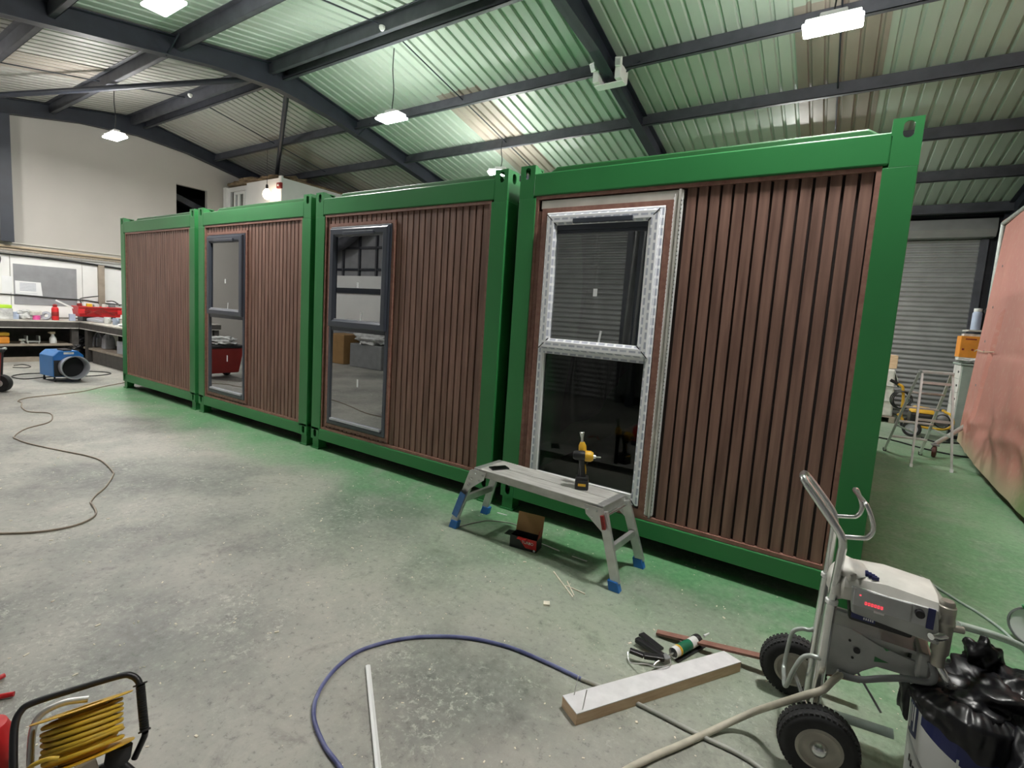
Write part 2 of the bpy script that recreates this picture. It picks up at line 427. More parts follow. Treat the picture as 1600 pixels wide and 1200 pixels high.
def rib_profile(x0, x1, pitch=.19):
    pts = []; x = x0; k = 0
    while x < x1 - 1e-6:
        e = min(x + pitch, x1)
        for dx, dz in ((0, 0), (.128, 0), (.142, .032), (.170, .032), (.186, 0)):
            if x + dx <= e: pts.append((x + dx, dz))
        x += pitch
    pts.append((x1, 0)); return pts
LIGHTS_X = [(-2.55, -1.55), (3.25, 4.2), (8.95, 9.95), (14.7, 15.7)]
def roof_slope(name, ya, yb):
    mb = MB(); pr = rib_profile(XL - .3, XR + .3); bm = mb.bm
    prev = None
    for x, dz in pr:
        c = [bm.verts.new((x, ya, rz(ya) + dz)), bm.verts.new((x, yb, rz(yb) + dz)), bm.verts.new((x, ya, rz(ya) + .06)), bm.verts.new((x, yb, rz(yb) + .06))]
        if prev:
            bm.faces.new((prev[0], c[0], c[1], prev[1])); bm.faces.new((prev[2], prev[3], c[3], c[2]))
        prev = c
    return struct(mb.build(name, 'roof'))
roof_slope('ceiling', YF - .4, RY); roof_slope('ceiling.001', RY, YB + .4)
k = 0
for x0, x1 in LIGHTS_X:
    for ya, yb in ((3.7, 9.4), (.4, -5.3)):
        k += 1; mb = MB(); prev = None
        for x, dz in rib_profile(x0, x1):
            c = [mb.bm.verts.new((x, y, rz(y) + dz - e)) for y, e in ((ya, .006), (yb, .006), (ya, .001), (yb, .001))]
            if prev: mb.bm.faces.new((prev[0], c[0], c[1], prev[1])); mb.bm.faces.new((prev[2], prev[3], c[3], c[2]))
            prev = c
        struct(mb.build('window_%d' % (k + 10), 'rooflight'))

# gable wall on the left, with a dark hatch high up
def gable(x, th, holes=None):
    mb = MB()
    def pan(y0, y1, z0):
        ys = [y0] + ([RY] if y0 < RY < y1 else []) + [y1]
        mb.prism([(x, y0, z0), (x, y1, z0)] + [(x, y, rz(y)) for y in reversed(ys)], (th, 0, 0))
    if holes:
        y0, y1, z0, z1 = holes
        pan(YF, y0, 0); pan(y1, YB, 0); pan(y0, y1, z1); mb.box(min(x, x + th), max(x, x + th), y0, y1, 0, z0)
    else: pan(YF, YB, 0)
    return mb
struct(gable(XL, -.12, (2.92, 3.68, 3.2, 4.46)).build('wall_left', 'wall'))
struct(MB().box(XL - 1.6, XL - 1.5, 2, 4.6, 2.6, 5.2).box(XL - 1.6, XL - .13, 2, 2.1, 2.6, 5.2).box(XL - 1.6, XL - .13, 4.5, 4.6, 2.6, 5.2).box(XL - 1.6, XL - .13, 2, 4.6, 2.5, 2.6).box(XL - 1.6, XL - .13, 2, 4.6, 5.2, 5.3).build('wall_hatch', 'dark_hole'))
tr = struct(MB().bar((XL - .6, 2.5, 4.45), (XL - .6, 4.3, 3.85), .1, .16).build('trim_1', 'purlin'))
struct(gable(XR, .12).build('wall_right', 'wall'))
struct(MB().box(XL, XR, YF - .12, YF, 0, rz(YF)).build('wall_front', 'greyboard'))
mb = MB(); mb.box(XL, 7.4, YB, YB + .12, 0, rz(YB)); mb.box(12.15, XR, YB, YB + .12, 0, rz(YB)); mb.box(7.4, 12.15, YB, YB + .12, 4.05, rz(YB))
struct(mb.build('wall_back', 'purlin'))
# white lining boards low on the left wall, with thin joints
mb = MB()
for a, b in ((-2.6, -1.45), (-1.44, -.27), (-.26, .93), (.94, 2.12), (2.13, 4.0)): mb.box(XL, XL + .02, a, b, .9, 2.24)
struct(mb.build('trim_2', 'white_wall', bevel=.003))
mb = MB()
for a, b in ((-.22, 1.0), (1.01, 3.4),): mb.box(XL, XL + .012, a, b, 2.5, 4.9 if b < 2 else 4.0)
struct(MB().box(XL, XL + .03, -3, 4.0, 2.44, 2.462).build('trim_3', 'board'))

# roller shutters
def roller(name, x0, x1, y, z1, side, m='shutter'):
    d = sempty(name, ((x0 + x1) / 2, y, 0))
    mb = MB(); n = int(z1 / .1); s = -1 if side < 0 else 1
    prof = []
    for i in range(n):
        z = i * z1 / n; h = z1 / n
        for t, dp in ((0, 0), (.12, .004), (.3, .022), (.5, .03), (.7, .022), (.88, .004)): prof.append((z + t * h, dp))
    prof.append((z1, 0)); prev = None
    for z, dp in prof:
        c = [mb.bm.verts.new((x, y + s * (dp if q == 0 else -.02), z)) for x in (x0, x1) for q in (0, 1)]
        if prev: mb.bm.faces.new((prev[0], prev[2], c[2], c[0])); mb.bm.faces.new((prev[1], c[1], c[3], prev[3]))
        prev = c
    mb.build('curtain', m, d, smooth=50)
    MB().box(x0 - .1, x0 + .02, y + s * .0, y + s * .09, 0, z1 + .05).build('guide_rail', 'purlin', d)
    MB().box(x1 - .02, x1 + .1, y + s * .0, y + s * .09, 0, z1 + .05).build('guide_rail', 'purlin', d)
    MB().prism([(x0 - .15, y, z1 - .02), (x0 - .15, y + s * .3, z1 - .02), (x0 - .15, y + s * .36, z1 + .12), (x0 - .15, y + s * .30, z1 + .33), (x0 - .15, y, z1 + .38)], (x1 - x0 + .3, 0, 0)).build('hood', 'shutter', d)
    return d
roller('door_1', 7.5, 12.05, YB - .06, 3.75, -1)
roller('door_2', 2.3, 6.25, YF + .04, 3.55, 1)
struct(MB().box(XL, XR, YB - .22, YB - .02, 4.16, rz(YB) - .01).build('trim_4', 'steel'))

# portal frames and purlins (painted steel of the building)
def ibeam(mb, pts, d, w, tf=.014, x=0.):
    """an I section lying in the plane x, its top line through pts, depth d per point"""
    for (a, da), (b, db) in zip(pts, pts[1:]):
        a, b = V(a), V(b)
        for off0, off1, ww, t in ((0, 0, w, tf), (da - tf, db - tf, w, tf)):
            mb.hexa([a + V((-ww / 2, 0, -off0 - t)), a + V((ww / 2, 0, -off0 - t)), b + V((ww / 2, 0, -off1 - t)), b + V((-ww / 2, 0, -off1 - t)),
                     a + V((-ww / 2, 0, -off0)), a + V((ww / 2, 0, -off0)), b + V((ww / 2, 0, -off1)), b + V((-ww / 2, 0, -off1))])
        mb.hexa([a + V((-.006, 0, -da)), a + V((.006, 0, -da)), b + V((.006, 0, -db)), b + V((-.006, 0, -db)), a + V((-.006, 0, 0)), a + V((.006, 0, 0)), b + V((.006, 0, 0)), b + V((-.006, 0, 0))])
FR = (-4.86, .95, 6.62, 12.35)
for i, x in enumerate(FR):
    fr = sempty('trim_%d' % (20 + i), (x, RY, 0))
    mb = MB(); e = .03
    P = lambda y: (x, y, rz(y) - e)
    ibeam(mb, [(P(YF + .25), .5), (P(YF + 1.6), .30), (P(RY - 1.1), .30), (P(RY), .42), (P(RY + 1.1), .30), (P(YB - 1.6), .30), (P(YB - .25), .5)], 0, .16)
    mb.build('rafter', 'steel', fr)
    for yc, zt in ((YF + .2, rz(YF + .2) - .1), (YB - .2, rz(YB - .2) - .1)):
        c = MB(); c.box(x - .08, x + .08, yc - .15, yc - .138, 0, zt).box(x - .08, x + .08, yc + .138, yc + .15, 0, zt).box(x - .006, x + .006, yc - .14, yc + .14, 0, zt)
        c.build('stanchion', 'steel', fr)
# gable post
struct(MB().box(-4.98, -4.78, -.42, -.22, 2.46, rz(-.3) - .3).build('trim_30', 'steel'))
PY = (RY + .16, 3.82, 5.25, 6.75, 8.2, 9.65, RY - .16, .42, -1.05, -2.5, -3.95, -5.4)
for i, y in enumerate(PY):
    s = 1 if y > RY else -1; z = rz(y) - .012; mb = MB()
    x0, x1 = XL + .02, XR
    mb.hexa([(x0, y - .004, z - .19), (x1, y - .004, z - .19), (x1, y + .004, z - .19), (x0, y + .004, z - .19), (x0, y - .004, z), (x1, y - .004, z), (x1, y + .004, z), (x0, y + .004, z)])
    mb.box(x0, x1, y - (.07 if s > 0 else 0), y + (.07 if s < 0 else 0), z - .196, z - .188)
    mb.box(x0, x1, y - (.07 if s < 0 else 0), y + (.07 if s > 0 else 0), z - .008, z)
    mb.box(x0, x1, y - (.07 if s > 0 else -.062), y - (.062 if s > 0 else -.07), z - .196, z - .17)
    struct(mb.build('trim_%d' % (40 + i), 'purlin'))
# sag rods between the purlins and wind braces
mb = MB()
for i, x in enumerate((-2.05, 3.78, 9.45, 14.9)):
    for s in (1, -1):
        mb.tube([(x, RY + s * .2, rz(RY + s * .2) - .09), (x, RY + s * 7.6, rz(RY + s * 7.6) - .09)], .011, 6)
struct(mb.build('trim_60', 'steel'))
for i, s in enumerate((1, -1)):
    struct(MB().tube([(.85, RY + s * .25, RZ - .34), (-4.8, RY + s * 3.45, rz(RY + s * 3.45) - .30)], .048, 10).build('trim_%d' % (61 + i), 'steel', smooth=True))
mb = MB()
for x in FR[1:]:
    for s in (1, -1):
        for y in (RY + s * 1.77, RY + s * 4.7): mb.tube([(x + .02, y, rz(y) - .33), (x + .42, y, rz(y) - .12)], .014, 6)
struct(mb.build('trim_63', 'steel'))

# mezzanine room against the left wall
mb = MB(); bx0, bx1, by0, by1, bz = XL, -2.15, 4.08, 6.6, 4.66
mb.box(-3.75, bx1, by0, by0 + .08, 2.7, bz).box(bx1 - .08, bx1, by0 + .08, by1, 2.7, bz)
mb.box(bx0, -3.75, by0 + .08, by0 + .14, 2.7, 4.0).box(bx0, -4.72, by0 + .08, by0 + .14, 4.0, bz - .02).box(-3.95, -3.75, by0 + .08, by0 + .14, 4.0, bz - .02).box(-4.72, -3.95, by0 + .08, by0 + .14, 4.52, bz - .02)
mb.box(bx0, bx1, by0, by1, 2.6, 2.7)
mz = struct(mb.build('wall_mezzanine', 'white_wall'))
struct(MB().box(-4.95, -4.83, by0 + .0, by0 + .1, 2.7, 4.64).box(bx1 - .1, bx1 + .02, by0 - .02, by0 + .03, 2.7, bz + .04).build('trim_70', 'white'))
w = sempty('window_1', (-4.35, by0 + .1, 4.0))
mb = MB()
for a, b, c, d in ((-4.5, -3.95, 4.42, 4.5), (-4.5, -3.95, 4.0, 4.05), (-4.5, -4.43, 4.05, 4.42), (-4.02, -3.95, 4.05, 4.42), (-4.3, -4.25, 4.05, 4.42)): mb.box(a, b, by0 + .05, by0 + .11, c, d)
mb.build('window_frame', 'white', w); MB().box(-4.45, -4.0, by0 + .085, by0 + .09, 4.04, 4.44).build('pane', 'glass_dark', w)
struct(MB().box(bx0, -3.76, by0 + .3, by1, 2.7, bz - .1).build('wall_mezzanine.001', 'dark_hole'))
tag(MB().blob((-4.4, 4.35, 4.70), (.5, .3, .09), 3, .5, 4, 1, 4.662).blob((-3.7, 4.3, 4.72), (.5, .3, .10), 3, .5, 4, 2, 4.662).blob((-2.9, 4.6, 4.72), (.7, .5, .10), 3, .5, 4, 3, 4.662).blob((-2.3, 5.35, 4.68), (.2, 1.1, .06), 3, .4, 4, 4, 4.662).build('insulation_wool', 'wool', smooth=70), 'ragged brown insulation wool lying along the top of the upstairs room', 'insulation', kind='stuff')
ab = thing('alarm_box', 'small dark red box at the top corner of the white upstairs room', 'alarm box', (bx1 + .03, by0 - .02, 4.42))
MB().box(bx1 - .10, bx1 + .08, by0 - .08, by0 - .02, 4.38, 4.52).build('housing', 'darkred', ab, bevel=.008)
MB().lathe([(.0, 0), (.03, 0), (.03, .015), (0, .02)], (bx1 - .01, by0 - .08, 4.45), (0, -1, 0), 14).build('sounder', 'white', ab)

# ================================================================== LAMPS
def pendant(x, y, z, label, rot=0):
    t = thing('pendant_light', label, 'lamp', (x, y, z), 'hanging strip lamps')
    top = rz(y) - .2
    MB().tube(curve([(x, y, z + .1), (x + .015, y + .01, z + (top - z) * .4), (x - .01, y, z + (top - z) * .7), (x, y, top)], 5), .008, 6).build('cord', 'black', t, smooth=True)
    MB().rbox((x, y, z + .035), (.44, .19, .05), (0, 0, rot)).rbox((x, y, z + .095), (.22, .10, .04), (0, 0, rot)).build('housing', 'white', t, bevel=.012)
    MB().rbox((x, y, z - .006), (.48, .24, .03), (0, 0, rot)).build('diffuser', 'lamp', t, bevel=.014)
    return t
pendant(-1.88, .58, 4.45, 'lit lamp hanging before the white left wall')
pendant(3.66, 2.28, 4.53, 'lit lamp hanging between the middle roof beams, above the third green unit')
pendant(9.46, 2.3, 4.47, 'largest lit lamp, by the brown rooflight above the right-hand green unit')
pendant(3.62, -.82, 4.57, 'lit lamp cut by the top edge, over the floor on the left')
pendant(3.86, 5.0, 4.42, 'lit lamp seen just over the top rail of the third green unit', .4)
for xx, yy in ((9.75, -.40), (-2.4, -2.4), (14.9, 1.6), (8.8, 7.6), (3.7, 7.8)):
    pendant(xx, yy, 4.55 if yy < 5 else 4.2, 'lit lamp hanging outside the view, over the working floor' if yy < 5 else 'lit lamp hidden behind the green units')
bl = thing('light_bulb', 'glowing warm bulb hanging in front of the white upstairs room', 'bulb', (-2.42, 3.86, 4.22))
MB().tube([(-2.42, 3.86, 4.46), (-2.42, 3.86, rz(3.86) - .15)], .006, 6).build('cord', 'black', bl)
MB().lathe([(0, .13), (.03, .13), (.03, .20), (.022, .235), (0, .235)], (-2.42, 3.86, 4.22), (0, 0, 1), 14).build('lamp_holder', 'black', bl, smooth=True)
MB().lathe([(0, -.13), (.05, -.115), (.09, -.06), (.10, 0), (.075, .075), (.032, .13)], (-2.42, 3.86, 4.22), (0, 0, 1), 18).build('globe', 'bulb', bl, smooth=True)
for px, py, yv, lab in ((597, 42, RY - .16, 'small white detector on the ridge beam near the top centre'), (297, 148, RY - .16, 'small white detector on the ridge beam near the left wall')):
    p = at(px, py, 'y', yv); zz = rz(yv) - .21
    p = at(px, py, 'z', zz)
    d = thing('smoke_detector', lab, 'detector', (p.x, p.y, zz), 'detectors under the ridge')
    MB().lathe([(0, 0), (.042, 0), (.042, .03), (0, .03)], (p.x, p.y, zz - .02), (0, 0, 1), 18).build('base', 'white', d, smooth=True)
    MB().lathe([(0, -.035), (.02, -.032), (.034, -.012), (.036, 0), (0, 0)], (p.x, p.y, zz - .02), (0, 0, 1), 18).build('cover', 'white', d, smooth=True)
# twin emergency floodlight straddling the near rafter
p = V((6.62, 3.78, rz(3.78) - .36))
fl = thing('emergency_light', 'white twin-headed light fitting clamped to the near roof rafter', 'light', p)
for sx, nm in ((-1, 0), (1, 1)):
    xx = p.x + sx * .17
    MB().box(xx - .05, xx + .05, p.y - .16, p.y + .12, p.z - .03, p.z + .16).build('battery_box', 'white', fl, bevel=.015)
    h = MB().rbox((xx + sx * .02, p.y - .2, p.z + .17), (.10, .07, .12), (.5, 0, sx * .3)).build('lamp_head', 'white', fl, bevel=.012)
    MB().rbox((xx + sx * .02, p.y - .238, p.z + .15), (.07, .01, .08), (.5, 0, sx * .3)).build('lens', 'panel', h)
MB().box(p.x - .22, p.x + .22, p.y - .08, p.y + .08, p.z - .05, p.z - .035).build('clamp_plate', 'white', fl)

# ================================================================== CABIN UNITS
HB, HT = .115, 2.747       # underside of the bottom rail / top of the corner blocks
W, D = 2.438, 6.06
def corner(mb, x, side, y, face, z0, z1, hz, wx=.125):
    """hollow corner block: an end plate and a side plate, each with a slotted hole"""
    x0 = x if side < 0 else x - wx
    mb.plate_hole((x0, y, z0), (1, 0, 0), (0, 0, 1), (0, face, 0), wx, z1 - z0, (wx * .52, hz - z0), (.024, .043), .012)
    xs = x if side < 0 else x - .012
    mb.plate_hole((xs, y + .012, z0) if face > 0 else (xs, y - .16, z0), (0, 1, 0), (0, 0, 1), (1, 0, 0), .148, z1 - z0, (.08, hz - z0), (.028, .040), .012)

def cabin(x0, label, kind):
    x1 = x0 + W
    t = thing('cabin_unit', label, 'cabin', (x0 + W / 2, D / 2, 0), 'row of green cabin units')
    for xc, s in ((x0, -1), (x1, 1)):
        a, b = (xc, xc + .15) if s < 0 else (xc - .15, xc)
        MB().box(a, b, 0, .012, HB + .1, 2.5).box(a if s < 0 else b - .012, a + .012 if s < 0 else b, .012, .15, HB + .1, 2.5).box(a + .012 if s < 0 else b - .1, a + .1 if s < 0 else b - .012, .1, .112, HB + .1, 2.5).build('corner_post', 'green', t, bevel=.003)
        MB().box(a, b, D - .15, D, HB + .1, 2.5).build('corner_post', 'green', t)
        for y, face in ((0, 1), (D, -1)):
            mb = MB(); corner(mb, xc, s, y, face, 2.5, HT, 2.688)
            xi = xc + .125 if s < 0 else xc - .131
            yy0 = y if face > 0 else y - .15
            mb.prism([(xi, y, 2.66), (xi, y, HT), (xi, y + face * .03, HT), (xi, y + face * .15, 2.695), (xi, y + face * .15, 2.66)], (.006, 0, 0))
            if not (s > 0 and kind == 'film'): mb.box(xc - (.12 if s > 0 else -.012), xc + (.12 if s < 0 else -.012), yy0 + .012, yy0 + .148, HT - .012, HT - .002).box(xc - (.12 if s > 0 else -.012), xc + (.12 if s < 0 else -.012), yy0 + .13, yy0 + .14, 2.5, HT - .012)
            cb = mb.build('corner_block', 'green', t)
            mb = MB(); corner(mb, xc, s, y, face, HB, HB + .125, HB + .062); mb.build('corner_block', 'green', t)
            fx = xc + .012 if s < 0 else xc - .112
            fy = .015 if face > 0 else D - .115
            mb = MB().box(fx, fx + .10, fy, fy + .1, .012, HB + .002).box(fx - .012, fx + .112, fy - .012, fy + .112, 0, .014)
            mb.build('foot', 'green', t)
    for y0 in (0, D - .10):
        MB().box(x0 + .124, x1 - .124, y0, y0 + .10, 2.515, 2.683).build('top_rail', 'green', t, bevel=.009)
        MB().box(x0 + .124, x1 - .124, y0, y0 + .10, HB, .236).build('bottom_rail', 'green', t, bevel=.007)
    for xa in (x0, x1 - .08):
        MB().box(xa, xa + .08, .16, D - .16, 2.53, 2.69).build('side_rail', 'green', t)
        MB().box(xa, xa + .08, .16, D - .16, HB, .236).build('side_rail', 'green', t)
    MB().prism([(x0 + .10, .15, 2.64), (x1 - .10, .15, 2.64), (x1 - .13, .15, 2.70), (x1 - .23, .15, 2.766), (x0 + .23, .15, 2.766), (x0 + .13, .15, 2.70)], (0, D - .3, 0)).build('roof_panel', 'green_dark', t, bevel=.012)
    for xa in (x0 + .02, x1 - .06): MB().box(xa, xa + .04, .15, D - .15, .23, 2.54).build('side_panel', 'green', t)
    MB().box(x0 + .1, x1 - .1, D - .07, D - .03, .23, 2.52).build('end_panel', 'green', t)
    MB().box(x0 + .06, x1 - .06, .05, D - .07, .19, .245).build('cabin_floor', 'bench', t)
    mb = MB()
    for k in range(5): mb.box(x0 + .1, x1 - .1, .35 + k * 1.25, .43 + k * 1.25, .03, .19)
    mb.build('shade_cross_members', 'slat_back', t)  # near-black bars added to deepen the shade under the unit
    # cladding
    ci = (x0 + .15, x1 - .15, .24, 2.513)
    a, b, c, d = ci; tw = .024; cl = MB(); bk = MB(); tm = MB()
    def slats(xa, xb, za, zb):
        n = max(1, round((xb - xa) / .0695)); p = (xb - xa) / n
        for i in range(n):
            l, rr = xa + i * p + .0062, xa + (i + 1) * p - .0062
            if rr - l < .01: continue
            cl.hexa([(l, .040, za), (rr, .040, za), (rr, .040, zb), (l, .040, zb), (l + .002, .0225, za), (rr - .002, .0225, za), (rr - .002, .0225, zb), (l + .002, .0225, zb)])
    def trim(xa, xb, za, zb, y0=.008, y1=.045, w=tw):
        tm.box(xa, xb, y0, y1, zb - w, zb).box(xa, xb, y0, y1, za, za + w).box(xa, xa + w, y0, y1, za + w, zb - w).box(xb - w, xb, y0, y1, za + w, zb - w)
    trim(a, b, c, d)
    wx0, wx1, wz0, wz1 = x0 + .262, x0 + 1.152, .325, 2.382
    if kind == 'plain':
        slats(a + tw, b - tw, c + tw, d - tw); bk.box(a, b, .040, .10, c, d)
    else:
        bk.box(wx1 + .02, b, .040, .10, c, d).box(a, wx0 - .02, .040, .10, c, d).box(wx0 - .02, wx1 + .02, .040, .10, wz1 + .02, d).box(wx0 - .02, wx1 + .02, .040, .10, c, wz0 - .02)
        if kind == 'window':
            trim(wx0 - .035, wx1 + .035, wz0 - .035, wz1 + .035, .004, .046, .03)
            slats(wx1 + .04, b - tw, c + tw, d - tw); slats(a + tw, wx0 - .037, c + tw, d - tw)
            slats(wx0 - .035, wx1 + .035, wz1 + .037, d - tw); slats(wx0 - .035, wx1 + .035, c + tw, wz0 - .037)
        else:
            trim(wx0 - .048, wx1 + .048, wz0 - .06, wz1 + .035, .004, .046, .042)
            slats(x0 + 1.272, b - tw, c + tw, d - tw)
            tm.box(a + .026, a + .055, .012, .046, c + .03, 2.40)
    bp = bk.build('backing_board', 'slat_back', t)
    cl.build('slat_cladding', 'slat', t); tm.build('cladding_trim', 'trim', t)
    if kind == 'film':
        MB().box(a + .05, x0 + 1.258, .014, .038, wz1 + .037, d - tw - .012).build('lining_board', 'board', t, label='bare pale board above the film-wrapped window')
        MB().box(wx1 + .05, x0 + 1.225, .014, .038, c + .03, wz1 + .037).box(x0 + 1.228, x0 + 1.243, .008, .038, c + .012, d - .03).build('lining_board', 'board', t, label='bare pale board strip beside the film-wrapped window')
        mb = MB()
        for xx in (x0 + 1.2465, wx1 + .0445):
            z = c + .04
            while z < d - .08:
                mb.box(xx, xx + .006, .009, .038, z, z + .018); z += .027
            mb.box(xx + .006, xx + .009, .010, .038, c + .04, d - .06)
        mb.build('perforated_strip', 'white', t)
    if kind != 'plain':
        fm = 'upvc' if kind == 'window' else 'film'
        uvf = (lambda co, fc: (co.z, co.x) if True else None)
        def uvf(co, fc):
            n = fc.normal
            vert = max(v.co.z for v in fc.verts) - min(v.co.z for v in fc.verts) > max(v.co.x for v in fc.verts) - min(v.co.x for v in fc.verts)
            if abs(n.y) > .3: return (co.z, co.x) if vert else (co.x, co.z)
            return (co.z, co.y) if abs(n.x) > .6 else (co.x, co.y)
        def ring(mb, xa, xb, za, zb, w, y0, y1, ch=.014, sides='ltrb'):
            """mitred frame with a chamfered face"""
            O = [(xa, za), (xb, za), (xb, zb), (xa, zb)]; I = [(xa + w, za + w), (xb - w, za + w), (xb - w, zb - w), (xa + w, zb - w)]
            Oc = [(xa + ch * .5, za + ch * .5), (xb - ch * .5, za + ch * .5), (xb - ch * .5, zb - ch * .5), (xa + ch * .5, zb - ch * .5)]
            Ic = [(xa + w - ch, za + w - ch), (xb - w + ch, za + w - ch), (xb - w + ch, zb - w + ch), (xa + w - ch, zb - w + ch)]
            L = [[mb.bm.verts.new((p[0], yy, p[1])) for p in P] for P, yy in ((O, y1), (O, y0 + .006), (Oc, y0), (Ic, y0), (I, y0 + .016), (I, y1))]
            for A, B in zip(L, L[1:] + L[:1]):
                for i in range(4): mb.bm.faces.new((A[i], A[(i + 1) % 4], B[(i + 1) % 4], B[i]))
        mid = 1.372
        mb = MB(); ring(mb, wx0, wx1, wz0, wz1, .052, -.004, .06)
        mb.box(wx0 + .05, wx1 - .05, .0, .055, mid - .045, mid + .02)
        fo = mb.build('window_frame', fm, t, uv=uvf)
        mb = MB(); ring(mb, wx0 + .022, wx1 - .022, mid - .005, wz1 - .022, .078, -.034, .03, .022)
        s = mb.build('sash', fm, fo, uv=uvf)
        if kind == 'film':   # dark joints where the film is cut at the mitres, and the bare bottom bead
            mb = MB()
            for xa, xb, za, zb in ((wx0 + .022, wx0 + .1, mid - .005, mid + .073), (wx1 - .022, wx1 - .1, mid - .005, mid + .073), (wx0 + .022, wx0 + .1, wz1 - .022, wz1 - .1), (wx1 - .022, wx1 - .1, wz1 - .022, wz1 - .1), (wx1 - .002, wx1 - .05, wz0 + .002, wz0 + .05)):
                mb.bar((xa, -.0345, za), (xb, -.030, zb), .006, .004, (0, 1, 0))
            mb.build('mitre_gap', 'black', fo)
            MB().box(wx0 + .1, wx1 - .1, -.02, .03, wz1 - .135, wz1 - .098).box(wx0 + .1, wx1 - .1, -.012, .03, wz1 - .16, wz1 - .135).build('sash_bead', 'upvc', fo, bevel=.004)
            MB().box(wx0 + .05, wx1 - .05, -.016, .02, wz0 + .046, wz0 + .075).build('bottom_bead', 'white', fo)
            MB().box(wx0 + .052, wx0 + .066, -.012, .02, wz0 + .06, mid - .045).build('side_bead', 'white', fo)
        up, lo = ('glass', 'glass') if kind == 'window' else ('glass_dark', 'glass_low')
        MB().box(wx0 + .09, wx1 - .09, -.004, .002, mid + .06, wz1 - .09).build('upper_pane', up, fo)
        MB().box(wx0 + .045, wx1 - .045, .012, .018, wz0 + .045, mid - .04).build('lower_pane', lo, fo)
        MB().box(wx0 + .24, wx1 - .2, -.052, -.034, wz1 - .095, wz1 - .060).build('trickle_vent', 'upvc', fo, bevel=.005)
        cxm = (wx0 + wx1) / 2
        MB().box(cxm - .018, cxm + .012, -.0055, -.0042, mid + .40, mid + .455).build('glass_sticker', 'paper', fo)
        MB().rbox((cxm + .06, -.0048, mid + .115), (.014, .001, .085), (0, .12, 0)).build('glass_sticker', 'paper', fo)
        if kind == 'window':
            MB().box(cxm + .01, cxm + .03, .0105, .0118, mid - .60, mid - .52).build('glass_sticker', 'paper', fo)
            MB().box(wx0 + .06, wx1 - .06, -.012, .02, wz0 + .048, wz0 + .07).build('glazing_bead', 'silver', fo)
            MB().box(wx0 + .1, wx1 - .1, -.018, .0, mid + .066, mid + .080).build('glazing_bead', 'silver', fo)
    return t
XS = (0., 2.540, 5.065, 7.620)
cabin(XS[0], 'green-framed cabin end clad all over in brown slats with no window, farthest left', 'plain')
cabin(XS[1], 'green-framed cabin end with grey window, next to the windowless unit', 'window')
cabin(XS[2], 'green-framed cabin end with grey window, next to the film-wrapped window unit', 'window')
cabin(XS[3], 'nearest green-framed cabin end, its window frame still wrapped in printed white film', 'film')

# inside the nearest unit: black polythene and a coil of cable
def drape(uu, vv):
    x = 7.85 + uu * .75; z = 2.45 - vv * (1.9 - .9 * uu)
    y = .62 + .05 * math.sin(uu * 26) + .05 * math.sin(uu * 11 + vv * 2) + .25 * vv * uu
    return (x + .06 * math.sin(vv * 5 + uu * 9), y, z + .03 * math.sin(uu * 17))
tag(MB().sheet(drape, 60, 24, .003, (0, 1, 0)).build('plastic_sheet', 'bag', smooth=70), 'black plastic sheet hanging in folds behind the film-wrapped window', 'plastic sheet')
pts = []
for k in range(70):
    a = k / 70 * 2 * PI * 3.2; rr = .34 + .05 * math.sin(k * .9)
    pts.append((8.75 + rr * math.cos(a), .95 + rr * .8 * math.sin(a), .262 + .004 * (k % 5)))
tag(MB().tube(curve(pts, 3), .010, 6).build('power_cable', 'black', smooth=True), 'coiled black cable on the floor inside the nearest cabin', 'cable')

# ================================================================== FLOOR THINGS NEAR THE UNITS
# folding work platform
pc = V((8.22, -.37, 0)); wp = thing('work_platform', 'folding aluminium work platform with blue feet before the nearest green unit', 'platform', pc)
A, B, Cc, Dd = V((7.765, -.525, .49)), V((8.70, -.572, .49)), V((8.735, -.285, .49)), V((7.787, -.235, .49))
mb = MB(); mid1, mid2 = (A + Dd) / 2, (B + Cc) / 2
up = V((0, 0, .055))
def quadslab(a, b, c, d, h): mb.hexa([a - V((0, 0, h)), b - V((0, 0, h)), c - V((0, 0, h)), d - V((0, 0, h)), a, b, c, d])
g = V((0, .004, 0))
quadslab(A, B, mid2 - g, mid1 - g, .055); quadslab(mid1 + g, mid2 + g, Cc, Dd, .055)
mb.build('deck', 'deck', wp, bevel=.004)
for e0, e1, nm in ((A, Dd, -1), (B, Cc, 1)):
    MB().bar(e0 + V((nm * .02, 0, -.03)), e1 + V((nm * .02, 0, -.03)), .05, .06).build('end_cap', 'alu', wp, bevel=.006)
feet = {'fl': (A, V((7.575, -.536, 0))), 'bl': (Dd, V((7.595, -.170, 0))), 'fr': (B, V((8.865, -.580, 0))), 'br': (Cc, V((8.887, -.200, 0)))}
lg = {}
